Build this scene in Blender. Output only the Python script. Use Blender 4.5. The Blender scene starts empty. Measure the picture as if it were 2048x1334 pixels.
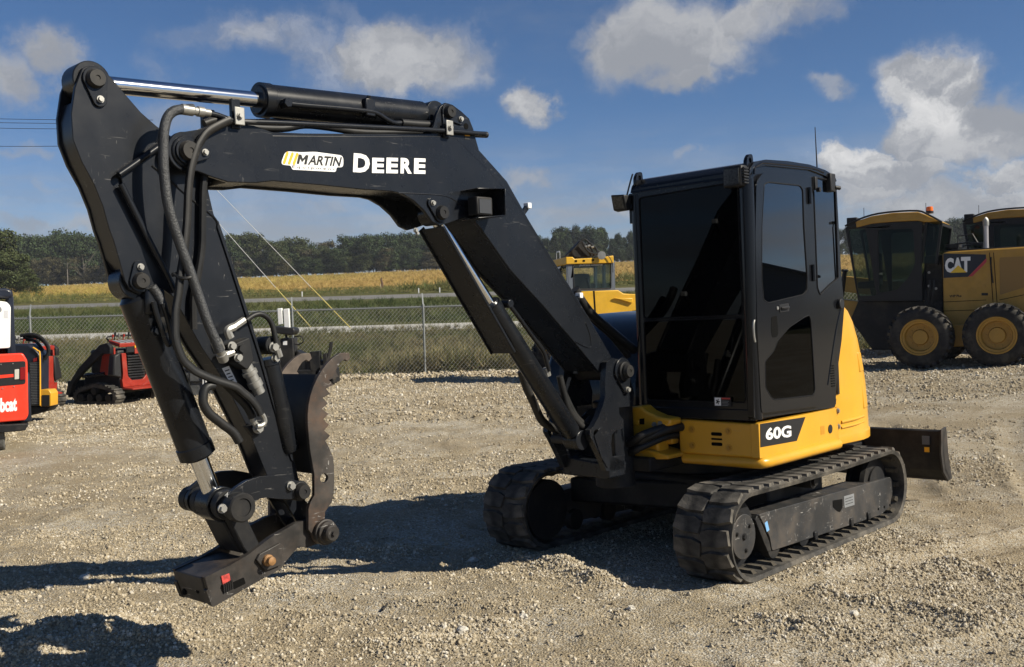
import bpy, bmesh, math, random
import numpy as np
from mathutils import Vector, Matrix
from mathutils.geometry import tessellate_polygon
random.seed(7); rng = np.random.default_rng(11)
S = bpy.context.scene; COL = S.collection
R = math.radians

# ------------------------------------------------------------------ camera, sky, sun, exposure
cam = bpy.data.cameras.new('camera'); camo = bpy.data.objects.new('camera', cam); COL.objects.link(camo)
FPX = 2002.14
cam.sensor_width = 36; cam.lens = 36 * FPX / 2048; cam.clip_start = .05; cam.clip_end = 3000
camo.location = (0, 0, 1.6744)
pitch = math.atan((667 - 618.99) / FPX); roll = R(1.6567)
camo.rotation_euler = (Matrix.Rotation(-pitch, 3, 'X') @ Matrix.Rotation(R(90), 3, 'X') @ Matrix.Rotation(-roll, 3, 'Z')).to_euler()
S.camera = camo

SUN_DIR = Vector((1.28, -0.45, 1.0)).normalized()      # towards the sun
SUN_EL = math.asin(SUN_DIR.z); SUN_AZ = math.atan2(SUN_DIR.x, SUN_DIR.y)
sl = bpy.data.lights.new('sun', 'SUN'); sl.energy = 5.0; sl.angle = R(.53); sl.color = (1, .92, .77)
so = bpy.data.objects.new('sun', sl); COL.objects.link(so)
so.rotation_euler = (-SUN_DIR).to_track_quat('-Z', 'Y').to_euler(); so.location = (20, -8, 15)

S.view_settings.view_transform = 'Standard'; S.view_settings.look = 'None'
S.view_settings.exposure = .56; S.view_settings.gamma = 1; S.view_settings.use_curve_mapping = False
S.render.engine = 'CYCLES'

class NT:
    """small wrapper for building node trees"""
    def __init__(s, nt): s.nt = nt; s.n = nt.nodes; s.l = nt.links
    def add(s, t, **kw):
        n = s.n.new(t)
        for k, v in kw.items(): setattr(n, k, v)
        return n
    def put(s, sock, v):
        if isinstance(v, bpy.types.NodeSocket): s.l.new(v, sock)
        elif v is not None: sock.default_value = v
    def math(s, op, a, b=None, c=None, clamp=False):
        n = s.add('ShaderNodeMath', operation=op, use_clamp=clamp)
        for i, v in enumerate((a, b, c)):
            if v is not None: s.put(n.inputs[i], v)
        return n.outputs[0]
    def vec(s, op, a, b=None):
        n = s.add('ShaderNodeVectorMath', operation=op)
        s.put(n.inputs[0], a)
        if b is not None: s.put(n.inputs[1], b)
        return n.outputs['Value' if op in ('LENGTH', 'DOT_PRODUCT') else 'Vector']
    def noise(s, vec, scale, detail=4, rough=.55, dist=0):
        n = s.add('ShaderNodeTexNoise')
        if vec is not None: s.put(n.inputs['Vector'], vec)
        n.inputs['Scale'].default_value = scale; n.inputs['Detail'].default_value = detail
        n.inputs['Roughness'].default_value = rough; n.inputs['Distortion'].default_value = dist
        return n.outputs['Fac']
    def ramp(s, x, a, b, lo=0., hi=1., smooth=True):
        n = s.add('ShaderNodeMapRange', interpolation_type='SMOOTHSTEP' if smooth else 'LINEAR')
        s.put(n.inputs[0], x); s.put(n.inputs[1], a); s.put(n.inputs[2], b); s.put(n.inputs[3], lo); s.put(n.inputs[4], hi)
        return n.outputs[0]
    def mix(s, f, a, b, blend='MIX'):
        n = s.add('ShaderNodeMix', data_type='RGBA', blend_type=blend)
        s.put(n.inputs[0], f)
        for i, v in ((6, a), (7, b)):
            s.put(n.inputs[i], v if isinstance(v, bpy.types.NodeSocket) else (*v, 1))
        return n.outputs[2]
    def bump(s, h, strength=.3, dist=.01):
        n = s.add('ShaderNodeBump'); n.inputs['Strength'].default_value = strength; n.inputs['Distance'].default_value = dist
        s.put(n.inputs['Height'], h); return n.outputs[0]

def build_world():
    w = bpy.data.worlds.new('World'); S.world = w; w.use_nodes = True
    t = NT(w.node_tree); t.n.clear()
    out = t.add('ShaderNodeOutputWorld')
    sky = t.add('ShaderNodeTexSky', sky_type='NISHITA'); sky.sun_disc = False
    sky.sun_elevation = SUN_EL; sky.sun_rotation = SUN_AZ; sky.altitude = 2500
    sky.air_density = 1.0; sky.dust_density = .0; sky.ozone_density = 6
    bg = t.add('ShaderNodeBackground'); bg.inputs['Strength'].default_value = .058
    hs = t.add('ShaderNodeHueSaturation'); hs.inputs['Saturation'].default_value = 1.06; t.l.new(sky.outputs[0], hs.inputs['Color'])
    t.l.new(hs.outputs[0], bg.inputs[0])
    d = t.add('ShaderNodeTexCoord').outputs['Generated']
    xyz = t.add('ShaderNodeSeparateXYZ'); t.l.new(d, xyz.inputs[0])
    az = t.math('ARCTAN2', xyz.outputs[0], xyz.outputs[1]); el = t.math('ARCSINE', xyz.outputs[2])
    uv = t.add('ShaderNodeCombineXYZ'); t.l.new(az, uv.inputs[0]); t.l.new(el, uv.inputs[1]); uv = uv.outputs[0]
    # warp the outlines of the clouds
    wn = t.add('ShaderNodeTexNoise'); wn.inputs['Scale'].default_value = 13; wn.inputs['Detail'].default_value = 6; wn.inputs['Roughness'].default_value = .62
    t.l.new(uv, wn.inputs['Vector'])
    wv = t.vec('SUBTRACT', wn.outputs['Color'], (.5, .5, .5))
    wv2 = t.vec('MULTIPLY', wv, (.14, .08, 0))
    uvw = t.vec('ADD', uv, wv2)
    # clouds: azimuth, elevation, half widths (radians), weight, whiteness
    clouds = CLOUDS
    dens = None; white = None; lit = None
    for (a, e, ra, re, wt, wh) in clouds:
        q = t.vec('MULTIPLY', t.vec('SUBTRACT', uvw, (a, e, 0)), (1 / ra, 1 / re, 0))
        m = t.ramp(t.vec('LENGTH', q), 1.3, .1, 0, wt)
        g = t.vec('DOT_PRODUCT', q, (.35, .75, 0)); g = t.math('ADD', g, 0)
        k = t.math('MULTIPLY', m, max(wh, .02))
        if dens is None: dens, white, lit = m, k, g
        else:
            f = t.math('GREATER_THAN', m, dens)
            lit = t.math('ADD', lit, t.math('MULTIPLY', f, t.math('SUBTRACT', g, lit)))
            white = t.math('MAXIMUM', white, k); dens = t.math('MAXIMUM', dens, m)
    # drifting layer seen in perspective, all round the sky
    h = t.math('ADD', t.math('MAXIMUM', xyz.outputs[2], 0), .10)
    pl = t.add('ShaderNodeCombineXYZ')
    t.put(pl.inputs[0], t.math('DIVIDE', xyz.outputs[0], h)); t.put(pl.inputs[1], t.math('DIVIDE', xyz.outputs[1], h))
    lay = t.noise(pl.outputs[0], .62, 7, .6)
    layer = t.ramp(lay, .52, .80, 0, .5)
    band = t.ramp(el, .05, .20, 1, 0)                      # grey strata low over the horizon
    st = t.vec('MULTIPLY', uv, (1, 5.5, 0))
    strata = t.math('MULTIPLY', t.ramp(t.noise(st, 5.5, 6, .6), .34, .63, .25, .90), band)
    fine = t.noise(uvw, 26, 6, .6)
    big = t.noise(uvw, 9, 6, .58)
    q = t.math('ADD', dens, t.math('MULTIPLY', t.math('SUBTRACT', t.math('ADD', t.math('MULTIPLY', fine, .45), t.math('MULTIPLY', big, .55)), .5), 1.4))
    body = t.math('MULTIPLY', t.ramp(q, .10, .80), t.math('MINIMUM', t.math('MULTIPLY', dens, 1.6), 1))
    cover = t.math('MAXIMUM', t.math('MAXIMUM', body, layer), strata)
    cover = t.math('MINIMUM', cover, .97)
    # light on the clouds: sides and tops facing the sun are white, flat undersides grey
    up = t.vec('ADD', uvw, (.030, .022, 0))
    rel = t.math('SUBTRACT', t.noise(uvw, 17, 6, .6), t.noise(up, 17, 6, .6))
    lum = t.ramp(t.math('ADD', t.math('MULTIPLY', lit, .42), t.math('MULTIPLY', rel, 2.6)), -.45, .55)
    lum = t.math('MULTIPLY', lum, t.math('ADD', t.math('MULTIPLY', white, .8), .14))
    col = t.mix(t.math('MINIMUM', lum, 1), (.36, .38, .42), (.95, .94, .93))
    cb = t.add('ShaderNodeBackground'); t.l.new(col, cb.inputs[0]); cb.inputs[1].default_value = .60
    mx = t.add('ShaderNodeMixShader'); t.put(mx.inputs[0], cover); t.l.new(bg.outputs[0], mx.inputs[1]); t.l.new(cb.outputs[0], mx.inputs[2])
    t.l.new(mx.outputs[0], out.inputs[0])
    w.cycles.sampling_method = 'AUTOMATIC'
CLOUDS = [(-0.0979, 0.2467, 0.1064, 0.0476, 0.95, 0.3), (-0.2274, 0.2654, 0.1232, 0.0308, 0.55, 0.9), (-0.1805, 0.2485, 0.0448, 0.0532, 0.55, 0.95), (0.0196, 0.2047, 0.0381, 0.0291, 0.85, 0.5), (0.1637, 0.2559, 0.1176, 0.0588, 0.9, 0.2), (0.2403, 0.2701, 0.112, 0.0336, 0.8, 0.25), (0.1772, 0.2182, 0.056, 0.0224, 0.7, 0.2), (0.3034, 0.2037, 0.0336, 0.0179, 0.6, 0.25), (0.4079, 0.1844, 0.0616, 0.0476, 1.0, 0.95), (0.428, 0.1493, 0.112, 0.0448, 1.0, 0.35), (0.329, 0.1377, 0.042, 0.0224, 1.0, 0.95), (0.3725, 0.116, 0.084, 0.0336, 1.0, 0.35), (0.4599, 0.1068, 0.0448, 0.0252, 0.9, 0.6), (-0.4289, 0.2456, 0.0532, 0.0336, 0.7, 0.12), (-0.4544, 0.2141, 0.0392, 0.042, 0.7, 0.12), (-0.322, 0.1857, 0.1008, 0.0336, 0.45, 0.2), (-0.4314, 0.1263, 0.0392, 0.014, 0.5, 0.1), (0.0224, 0.13, 0.042, 0.0196, 0.6, 0.2), (0.1755, 0.1477, 0.0336, 0.014, 0.5, 0.25), (0.1421, 0.1733, 0.0336, 0.0168, 0.35, 0.2), (-0.0228, 0.2779, 0.0448, 0.014, 0.3, 0.5), (-0.3247, 0.2349, 0.0336, 0.0336, 0.3, 0.7), (0.4145, 0.0835, 0.1512, 0.0336, 0.85, 0.25), (0.3372, 0.1001, 0.084, 0.0252, 0.75, 0.3), (0.081, 0.0937, 0.112, 0.0213, 0.6, 0.15), (-0.4427, 0.1501, 0.0504, 0.0157, 0.6, 0.1), (-0.1952, 0.0977, 0.1232, 0.0202, 0.55, 0.12), (-0.0834, 0.0837, 0.0896, 0.0146, 0.5, 0.1), (-0.4161, 0.093, 0.112, 0.0202, 0.6, 0.1), (-0.2607, 0.1171, 0.0504, 0.0168, 0.4, 0.1), (0.1064, 0.1196, 0.0616, 0.0168, 0.5, 0.2), (0.4686, 0.1539, 0.0392, 0.0336, 0.7, 0.2), (-0.1503, 0.2851, 0.0896, 0.0168, 0.35, 0.8), (-0.2783, 0.2679, 0.0672, 0.0224, 0.4, 0.9)]
build_world()

# ------------------------------------------------------------------ materials
MATS = {}
def mat(name, col, rough=.5, metal=0., spec=.5, var=.0, vscale=6., dust=0., dustcol=(.30, .26, .20), scratch=0., bump=0., bscale=60., coat=0., island=0., col2=None):
    if name in MATS: return MATS[name]
    m = bpy.data.materials.new(name); m.use_nodes = True; t = NT(m.node_tree)
    b = t.n['Principled BSDF']; b.inputs['Roughness'].default_value = rough; b.inputs['Metallic'].default_value = metal
    b.inputs['Specular IOR Level'].default_value = spec; b.inputs['Coat Weight'].default_value = coat; b.inputs['Coat Roughness'].default_value = .08
    co = t.add('ShaderNodeTexCoord').outputs['Object']
    c = None
    if var or col2:
        c2 = col2 or tuple(min(1, x * (1 + var)) for x in col); c1 = col if col2 else tuple(x * (1 - var) for x in col)
        c = t.mix(t.ramp(t.noise(co, vscale, 5, .6), .3, .7), c1, c2)
    if island:
        g = t.add('ShaderNodeNewGeometry').outputs['Random Per Island']
        k = t.add('ShaderNodeHueSaturation'); t.put(k.inputs['Value'], t.ramp(g, 0, 1, 1 - island, 1 + island, False))
        t.put(k.inputs['Hue'], t.ramp(g, 0, 1, .485, .515, False))
        t.put(k.inputs['Color'], c if c is not None else (*col, 1)); c = k.outputs[0]
    if dust:
        f = t.math('MULTIPLY', t.ramp(t.noise(co, 3.2, 7, .7), .42, .78), dust)
        c = t.mix(f, c if c is not None else col, dustcol)
        t.put(b.inputs['Roughness'], t.math('ADD', t.math('MULTIPLY', f, .45), t.math('ADD', t.math('MULTIPLY', t.noise(co, 9, 4, .6), .16), rough - .08)))
    if scratch:
        s1 = t.noise(t.vec('MULTIPLY', co, (9, 9, 70)), 1., 2, .5, 1.2); s2 = t.noise(t.vec('MULTIPLY', co, (60, 12, 16)), 1., 2, .5, 1.5)
        f = t.math('MULTIPLY', t.math('MAXIMUM', t.ramp(s1, .68, .71), t.ramp(s2, .69, .72)), t.ramp(t.noise(co, 4.5, 3), .44, .60))
        f = t.math('MULTIPLY', f, scratch)
        c = t.mix(f, c if c is not None else col, (.26, .25, .235))
    if c is None: b.inputs['Base Color'].default_value = (*col, 1)
    else: t.l.new(c, b.inputs['Base Color'])
    if bump:
        t.l.new(t.bump(t.noise(co, bscale, 6, .6), bump, .012), b.inputs['Normal'])
    MATS[name] = m; return m
BLACK = mat('black_paint', (.0085, .0102, .0138), .28, spec=.30, var=.12, vscale=5, dust=.035, dustcol=(.075, .07, .062), scratch=.22)
ARMB = mat('arm_paint', (.0090, .0106, .0142), .30, spec=.30, var=.15, vscale=4, dust=.06, dustcol=(.075, .07, .062), scratch=.32)
GLOSS = mat('gloss_black', (.0082, .0090, .0112), .16, spec=.28, var=.08, vscale=3, coat=.05)
CYLB = mat('cylinder_black', (.0075, .0088, .0115), .28, spec=.34, var=.15, vscale=9, dust=.05, dustcol=(.10, .09, .075), scratch=.15)
DARK = mat('dark_steel', (.0105, .011, .0125), .55, spec=.25, var=.2, dust=.12)
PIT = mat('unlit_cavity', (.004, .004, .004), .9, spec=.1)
WORN = mat('worn_steel', (.026, .0235, .0215), .5, metal=.15, var=.5, vscale=11, dust=.5, dustcol=(.095, .062, .040), scratch=1.3)
RUSTY = mat('rusty_plate', (.085, .066, .052), .6, metal=.15, var=.5, vscale=8, dust=.5, dustcol=(.20, .095, .045), scratch=.9)
RUST = mat('rust_orange', (.24, .125, .045), .6, var=.3, vscale=30)
CHROME = mat('chrome_rod', (.72, .73, .75), .13, metal=1., var=.05)
STEEL = mat('zinc_steel', (.30, .295, .275), .48, metal=.6, var=.12, vscale=20)
GALV = mat('galvanized', (.27, .285, .28), .55, metal=.5, var=.15, vscale=2)
RUBBER = mat('hose_rubber', (.011, .0115, .012), .5, spec=.35, var=.25, vscale=12, dust=.12, dustcol=(.12, .10, .08))
HOSEG = mat('armoured_hose', (.032, .034, .037), .42, spec=.5, var=.2, vscale=20, bump=.5, bscale=140)
TRACKR = mat('track_rubber', (.042, .040, .037), .75, spec=.25, var=.5, vscale=9, dust=.9, dustcol=(.19, .17, .14), bump=.35, bscale=45)
DIRTY = mat('dusty_rubber', (.085, .074, .058), .85, spec=.15, var=.4, vscale=9, bump=.3)
FRAMEB = mat('track_frame_paint', (.026, .027, .029), .5, var=.3, vscale=3, dust=.6, dustcol=(.115, .088, .062), scratch=1.6)
YEL = mat('yellow_paint', (.64, .325, .022), .33, spec=.42, var=.07, vscale=2.2, dust=.16, dustcol=(.42, .27, .10), scratch=.2, coat=.15)
YELW = mat('yellow_bonnet', (.60, .34, .02), .4, spec=.4, var=.06, dust=.08)
CATY = mat('grader_yellow', (.40, .225, .036), .45, spec=.4, var=.08, dust=.12)
WHITE = mat('white_vinyl', (.78, .78, .77), .45, spec=.3)
BLKV = mat('black_vinyl', (.016, .016, .017), .5, spec=.3)
ORNG = mat('orange_vinyl', (.78, .40, .02), .45)
REDP = mat('red_paint', (.27, .022, .011), .45, spec=.4, var=.12, dust=.12)
BOBR = mat('orange_red_paint', (.78, .045, .018), .38, spec=.4, var=.05, dust=.07, scratch=.3)
BOBW = mat('white_paint', (.78, .78, .76), .4, var=.04)
NAVY = mat('blue_black_paint', (.012, .016, .028), .4, spec=.35, var=.1, coat=.1)
TYRE = mat('tyre_rubber', (.020, .020, .0205), .8, spec=.25, var=.35, vscale=5, dust=.3, bump=.3)
AMBER = mat('amber_lens', (.75, .16, .015), .25, spec=.5)
REDL = mat('red_lens', (.20, .006, .008), .2)
LENS = mat('pale_lens', (.50, .48, .42), .25)
BLUET = mat('blue_paint_mark', (.16, .36, .62), .6)
SEATF = mat('seat_fabric', (.035, .035, .037), .8)
GREYM = mat('grey_panel', (.20, .21, .22), .5, var=.1)
BLUEGREY = mat('blue_grey_steel', (.10, .115, .14), .45)
def glass(name, tint, refl=.10, rough=.0):
    m = bpy.data.materials.new(name); m.use_nodes = True; t = NT(m.node_tree); t.n.clear()
    o = t.add('ShaderNodeOutputMaterial'); tr = t.add('ShaderNodeBsdfTransparent'); tr.inputs[0].default_value = (*tint, 1)
    gl = t.add('ShaderNodeBsdfGlossy'); gl.inputs['Roughness'].default_value = rough; gl.inputs[0].default_value = (.85, .88, .92, 1)
    fr = t.add('ShaderNodeFresnel'); fr.inputs[0].default_value = 1.5
    mx = t.add('ShaderNodeMixShader'); t.put(mx.inputs[0], t.math('MULTIPLY', fr.outputs[0], refl / .04, clamp=True))
    t.l.new(tr.outputs[0], mx.inputs[1]); t.l.new(gl.outputs[0], mx.inputs[2]); t.l.new(mx.outputs[0], o.inputs[0])
    return m
TINT = glass('tinted_cab_glass', (.006, .007, .010), .014)
SIDEG = glass('side_cab_glass', (.03, .032, .035), .075)
SEAL = mat('window_rubber', (.006, .006, .007), .6, spec=.15)
PALEG = glass('clear_loader_glass', (.74, .80, .78), .03)
LOWG = glass('lower_door_glass_dimmed', (.03, .032, .035), .012)  # same tint as the side glass, mirror strength cut to imitate a dark reflection
CLEAR = glass('pale_cab_glass', (.46, .52, .50), .012)

# ------------------------------------------------------------------ mesh helpers
def link(o, parent=None):
    COL.objects.link(o)
    if parent is not None: o.parent = parent
    return o
def tag(o, label=None, cat=None, group=None, kind=None):
    for k, v in (('label', label), ('category', cat), ('group', group), ('kind', kind)):
        if v: o[k] = v
    return o
def thing(name, loc, rz, label, cat, group=None):
    o = bpy.data.objects.new(name, None); o.location = loc; o.rotation_euler = (0, 0, rz); o.empty_display_size = .3
    link(o); return tag(o, label, cat, group)
XZ = lambda u, v, w: (u, w, v)        # outline in the x-z plane, thickness along y
YZ = lambda u, v, w: (w, u, v)
XY = lambda u, v, w: (u, v, w)
class MB:
    def __init__(s): s.v = []; s.f = []
    def quadbox(s, pts):
        k = len(s.v); s.v += [tuple(p) for p in pts]
        s.f += [tuple(k + i for i in q) for q in ((3, 2, 1, 0), (4, 5, 6, 7), (0, 1, 5, 4), (1, 2, 6, 5), (2, 3, 7, 6), (3, 0, 4, 7))]
        return s
    def box(s, a, b):
        (x0, y0, z0), (x1, y1, z1) = [tuple(map(min, zip(a, b))), tuple(map(max, zip(a, b)))]
        return s.quadbox([(x0, y0, z0), (x1, y0, z0), (x1, y1, z0), (x0, y1, z0), (x0, y0, z1), (x1, y0, z1), (x1, y1, z1), (x0, y1, z1)])
    def bar(s, p, q, w, h, up=(0, 0, 1)):
        p, q, up = Vector(p), Vector(q), Vector(up); d = (q - p).normalized()
        a = d.cross(up); a = (a if a.length > 1e-4 else d.cross(Vector((1, 0, 0)))).normalized() * w / 2; b = a.cross(d).normalized() * h / 2
        return s.quadbox([p - a - b, p + a - b, q + a - b, q - a - b, p - a + b, p + a + b, q + a + b, q - a + b])
    def plate(s, out, w0, w1, fn=XZ, holes=()):
        loops = [list(out)] + [list(h) for h in holes]
        tris = tessellate_polygon([[Vector((u, v, 0)) for u, v in l] for l in loops])
        flat = [p for l in loops for p in l]; n = len(flat); k = len(s.v)
        s.v += [fn(u, v, w0) for u, v in flat] + [fn(u, v, w1) for u, v in flat]
        if not holes:
            s.f += [tuple(range(k, k + n)), tuple(range(k + 2 * n - 1, k + n - 1, -1))]
        else:
            s.f += [tuple(k + i for i in t) for t in tris] + [tuple(k + n + i for i in reversed(t)) for t in tris]
        o = k
        for l in loops:
            m = len(l)
            for i in range(m):
                j = (i + 1) % m; s.f.append((o + i, o + j, o + n + j, o + n + i))
            o += m
        return s
    def cyl(s, p, q, r, n=24, r1=None, cap=True):
        p, q = Vector(p), Vector(q); r1 = r if r1 is None else r1
        d = (q - p).normalized(); a = d.orthogonal().normalized(); b = d.cross(a); k = len(s.v)
        for c, rr in ((p, r), (q, r1)):
            for i in range(n):
                t = 2 * math.pi * i / n; s.v.append(tuple(c + a * (rr * math.cos(t)) + b * (rr * math.sin(t))))
        for i in range(n):
            j = (i + 1) % n; s.f.append((k + i, k + j, k + n + j, k + n + i))
        if cap: s.f += [tuple(range(k + n - 1, k - 1, -1)), tuple(range(k + n, k + 2 * n))]
        return s
    def lathe(s, c, axis, prof, n=32, cap=True):
        """prof = [(distance along axis, radius)]"""
        c, d = Vector(c), Vector(axis).normalized(); a = d.orthogonal().normalized(); b = d.cross(a); k = len(s.v); m = len(prof)
        for i in range(n):
            t = 2 * math.pi * i / n; e = a * math.cos(t) + b * math.sin(t)
            s.v += [tuple(c + d * h + e * r) for h, r in prof]
        for i in range(n):
            j = (i + 1) % n
            for q in range(m - 1): s.f.append((k + i * m + q, k + j * m + q, k + j * m + q + 1, k + i * m + q + 1))
        if cap: s.f += [tuple(k + i * m for i in range(n))[::-1], tuple(k + i * m + m - 1 for i in range(n))]
        return s
    def tube(s, pts, r, n=10, sub=6, flat=1.):
        P = [Vector(p) for p in pts]
        if sub > 1 and len(P) > 2:
            Q = []
            for i in range(len(P) - 1):
                a, b, c, d = P[max(i - 1, 0)], P[i], P[i + 1], P[min(i + 2, len(P) - 1)]
                for j in range(sub):
                    t = j / sub
                    Q.append(.5 * (2 * b + (c - a) * t + (2 * a - 5 * b + 4 * c - d) * t * t + (3 * b - a - 3 * c + d) * t ** 3))
            P = Q + [P[-1]]
        k = len(s.v); up = None
        for i, p in enumerate(P):
            d = (P[min(i + 1, len(P) - 1)] - P[max(i - 1, 0)]).normalized()
            a = d.orthogonal() if up is None else (up - d * up.dot(d)); a.normalize(); up = a; b = d.cross(a)
            rr = r(i / (len(P) - 1)) if callable(r) else r
            for j in range(n):
                t = 2 * math.pi * j / n; s.v.append(tuple(p + a * (rr * math.cos(t)) + b * (rr * flat * math.sin(t))))
        for i in range(len(P) - 1):
            for j in range(n):
                q = (j + 1) % n; s.f.append((k + i * n + j, k + i * n + q, k + (i + 1) * n + q, k + (i + 1) * n + j))
        e = k + (len(P) - 1) * n
        s.f += [tuple(range(k + n - 1, k - 1, -1)), tuple(range(e, e + n))]
        return s
    def mesh(s, name, m, smooth=38):
        me = bpy.data.meshes.new(name); me.from_pydata(s.v, [], s.f); me.validate(); me.materials.append(m)
        bm = bmesh.new(); bm.from_mesh(me); bmesh.ops.recalc_face_normals(bm, faces=bm.faces); bm.to_mesh(me); bm.free()
        if smooth:
            me.polygons.foreach_set('use_smooth', [True] * len(me.polygons)); me.set_sharp_from_angle(angle=R(smooth))
        return me
    def build(s, name, m, parent=None, bevel=0., smooth=38, label=None, seg=2):
        o = bpy.data.objects.new(name, s.mesh(name, m, smooth)); link(o, parent)
        if bevel:
            b = o.modifiers.new('bevel', 'BEVEL'); b.width = bevel; b.segments = seg; b.limit_method = 'ANGLE'; b.angle_limit = R(35)
        if label: o['label'] = label
        return o
def v3(pts, y): return [(x, y, z) for x, z in pts]
def txt_mesh(s, bold=0., shear=0.):
    c = bpy.data.curves.new('t', 'FONT'); c.body = s; c.size = 1; c.offset = bold; c.shear = shear; c.resolution_u = 3
    o = bpy.data.objects.new('t', c); COL.objects.link(o)
    dg = bpy.context.evaluated_depsgraph_get(); me = bpy.data.meshes.new_from_object(o.evaluated_get(dg))
    v = [tuple(q.co) for q in me.vertices]; f = [tuple(q.vertices) for q in me.polygons]
    bpy.data.objects.remove(o); bpy.data.meshes.remove(me); bpy.data.curves.remove(c)
    return v, f
def lettering(name, s, m, parent, LL, LR, UL, place, w=.0015, bold=0., shear=0.):
    """text stretched over the parallelogram LL-LR-UL (2-D), raised by w; place(u, v, w) -> 3-D"""
    v, f = txt_mesh(s, bold, shear)
    xs = [q[0] for q in v]; ys = [q[1] for q in v]; x0, x1, y0, y1 = min(xs), max(xs), min(ys), max(ys)
    b = MB()
    for q in v:
        a = (q[0] - x0) / (x1 - x0); c = (q[1] - y0) / (y1 - y0)
        b.v.append(place(LL[0] + (LR[0] - LL[0]) * a + (UL[0] - LL[0]) * c, LL[1] + (LR[1] - LL[1]) * a + (UL[1] - LL[1]) * c, w))
    b.f = f
    me = bpy.data.meshes.new(name); me.from_pydata(b.v, [], b.f); me.materials.append(m)
    o = bpy.data.objects.new(name, me); return link(o, parent)
def circ(c, r, n=24, a0=0, a1=360): return [(c[0] + r * math.cos(R(a0 + (a1 - a0) * i / n)), c[1] + r * math.sin(R(a0 + (a1 - a0) * i / n))) for i in range(n)]
def capsule(p, q, r0, r1, n=10):
    p, q = Vector((*p, 0)), Vector((*q, 0)); a = math.degrees(math.atan2(q.y - p.y, q.x - p.x))
    return circ((q.x, q.y), r1, n, a - 90, a + 90) + [(q.x - r1 * math.sin(R(a)), q.y + r1 * math.cos(R(a)))] + circ((p.x, p.y), r0, n, a + 90, a + 270) + [(p.x + r0 * math.sin(R(a)), p.y - r0 * math.cos(R(a)))]
def bolt(c, r, axis, parent, m=None, name='bolt', h=None):
    c = Vector(c); a = Vector(axis).normalized(); h = h or r * 1.1
    b = MB().cyl(c, c + a * h * .45, r * 1.35, 16); b.cyl(c + a * h * .45, c + a * h * 1.3, r, 6)
    return b.build(name, m or STEEL, parent, smooth=30)
def rnd(pts, r, n=5):
    """round the corners of an outline"""
    out = []; N = len(pts)
    for i in range(N):
        p = Vector(pts[i]); a = Vector(pts[i - 1]) - p; b = Vector(pts[(i + 1) % N]) - p
        t = min(r, a.length * .48, b.length * .48); a = p + a.normalized() * t; b = p + b.normalized() * t
        for j in range(n + 1):
            k = j / n; q = a * (1 - k) ** 2 + p * 2 * k * (1 - k) + b * k * k; out.append((q.x, q.y))
    return out
# ------------------------------------------------------------------ ground, field and roads
def vnoise(x, y, seed=0):
    r = np.random.default_rng(seed); T = r.random((256, 256))
    xi = np.floor(x).astype(int); yi = np.floor(y).astype(int); fx = x - xi; fy = y - yi
    fx = fx * fx * (3 - 2 * fx); fy = fy * fy * (3 - 2 * fy)
    g = lambda a, b: T[a % 256, b % 256]
    return (g(xi, yi) * (1 - fx) + g(xi + 1, yi) * fx) * (1 - fy) + (g(xi, yi + 1) * (1 - fx) + g(xi + 1, yi + 1) * fx) * fy
def fbm(x, y, s, o=4, seed=0): return sum(vnoise(x * s * 2 ** i, y * s * 2 ** i, seed + i) * .5 ** i for i in range(o)) / sum(.5 ** i for i in range(o))
def sstep(a, b, x): t = np.clip((x - a) / (b - a), 0, 1); return t * t * (3 - 2 * t)
PROF_Y = [-80, 27, 34, 45, 49, 62, 90, 95.5, 115, 200, 325, 345, 600, 1500]
PROF_Z = [0, 0, .25, .87, 1.10, 1.55, 2.98, 3.42, 4.42, 8.6, 15.3, 16.0, 17, 17]
def base_z(x, y):
    """large shape of the land"""
    x = np.asarray(x, float); y = np.asarray(y, float)
    z = np.interp(y, PROF_Y, PROF_Z)
    z = z + .0132 * np.clip(x + 15, -500, 60) * sstep(60, 320, y)
    return z + .055 * np.clip(x - 4.2, 0, 9) * sstep(9, 15, y) * (1 - sstep(40, 70, y))
MOUNDS = [(.27, 6.45, .30, .13, .055, -55), (.45, 6.1, .22, .12, .05, -50), (-.22, 5.25, .25, .14, .035, 10), (-.45, 5.0, .3, .12, .03, 0), (2.2, 5.15, .33, .09, .045, -35), (1.95, 5.35, .16, .08, .03, 0),
          (-2.35, 5.35, .35, .2, .06, 10), (-2.6, 5.0, .5, .18, .06, 0), (-1.95, 5.15, .3, .14, .05, -20), (-1.75, 6.25, .3, .08, .02, 20), (-2.3, 9.7, .9, .12, .035, 0), (-1.0, 7.1, .3, .12, .03, 0),
          (1.5, 5.0, .3, .1, .03, -20), (2.6, 6.0, .35, .1, .035, -30), (1.7, 5.55, .12, .09, .03, 0), (2.4, 5.6, .14, .07, .03, 0), (3.1, 5.1, .4, .16, .04, 0), (.1, 9.0, .5, .12, .03, 10)]
RUTS = [(-3.2, 9.2, 2.0, 10.6, .15, .022), (-3.4, 10.9, 2.2, 12.4, .15, .02), (1.3, 4.6, 5.5, 6.6, .14, .02), (.7, 5.5, 5.6, 8.2, .14, .018), (-2.4, 5.9, .3, 5.0, .13, .016), (-6, 14, 3, 16.5, .2, .03), (-6, 16, 3, 18.5, .2, .03), (3.4, 8.0, 5.2, 13.5, .16, .022), (4.4, 7.6, 6.4, 13, .16, .022)]
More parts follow.
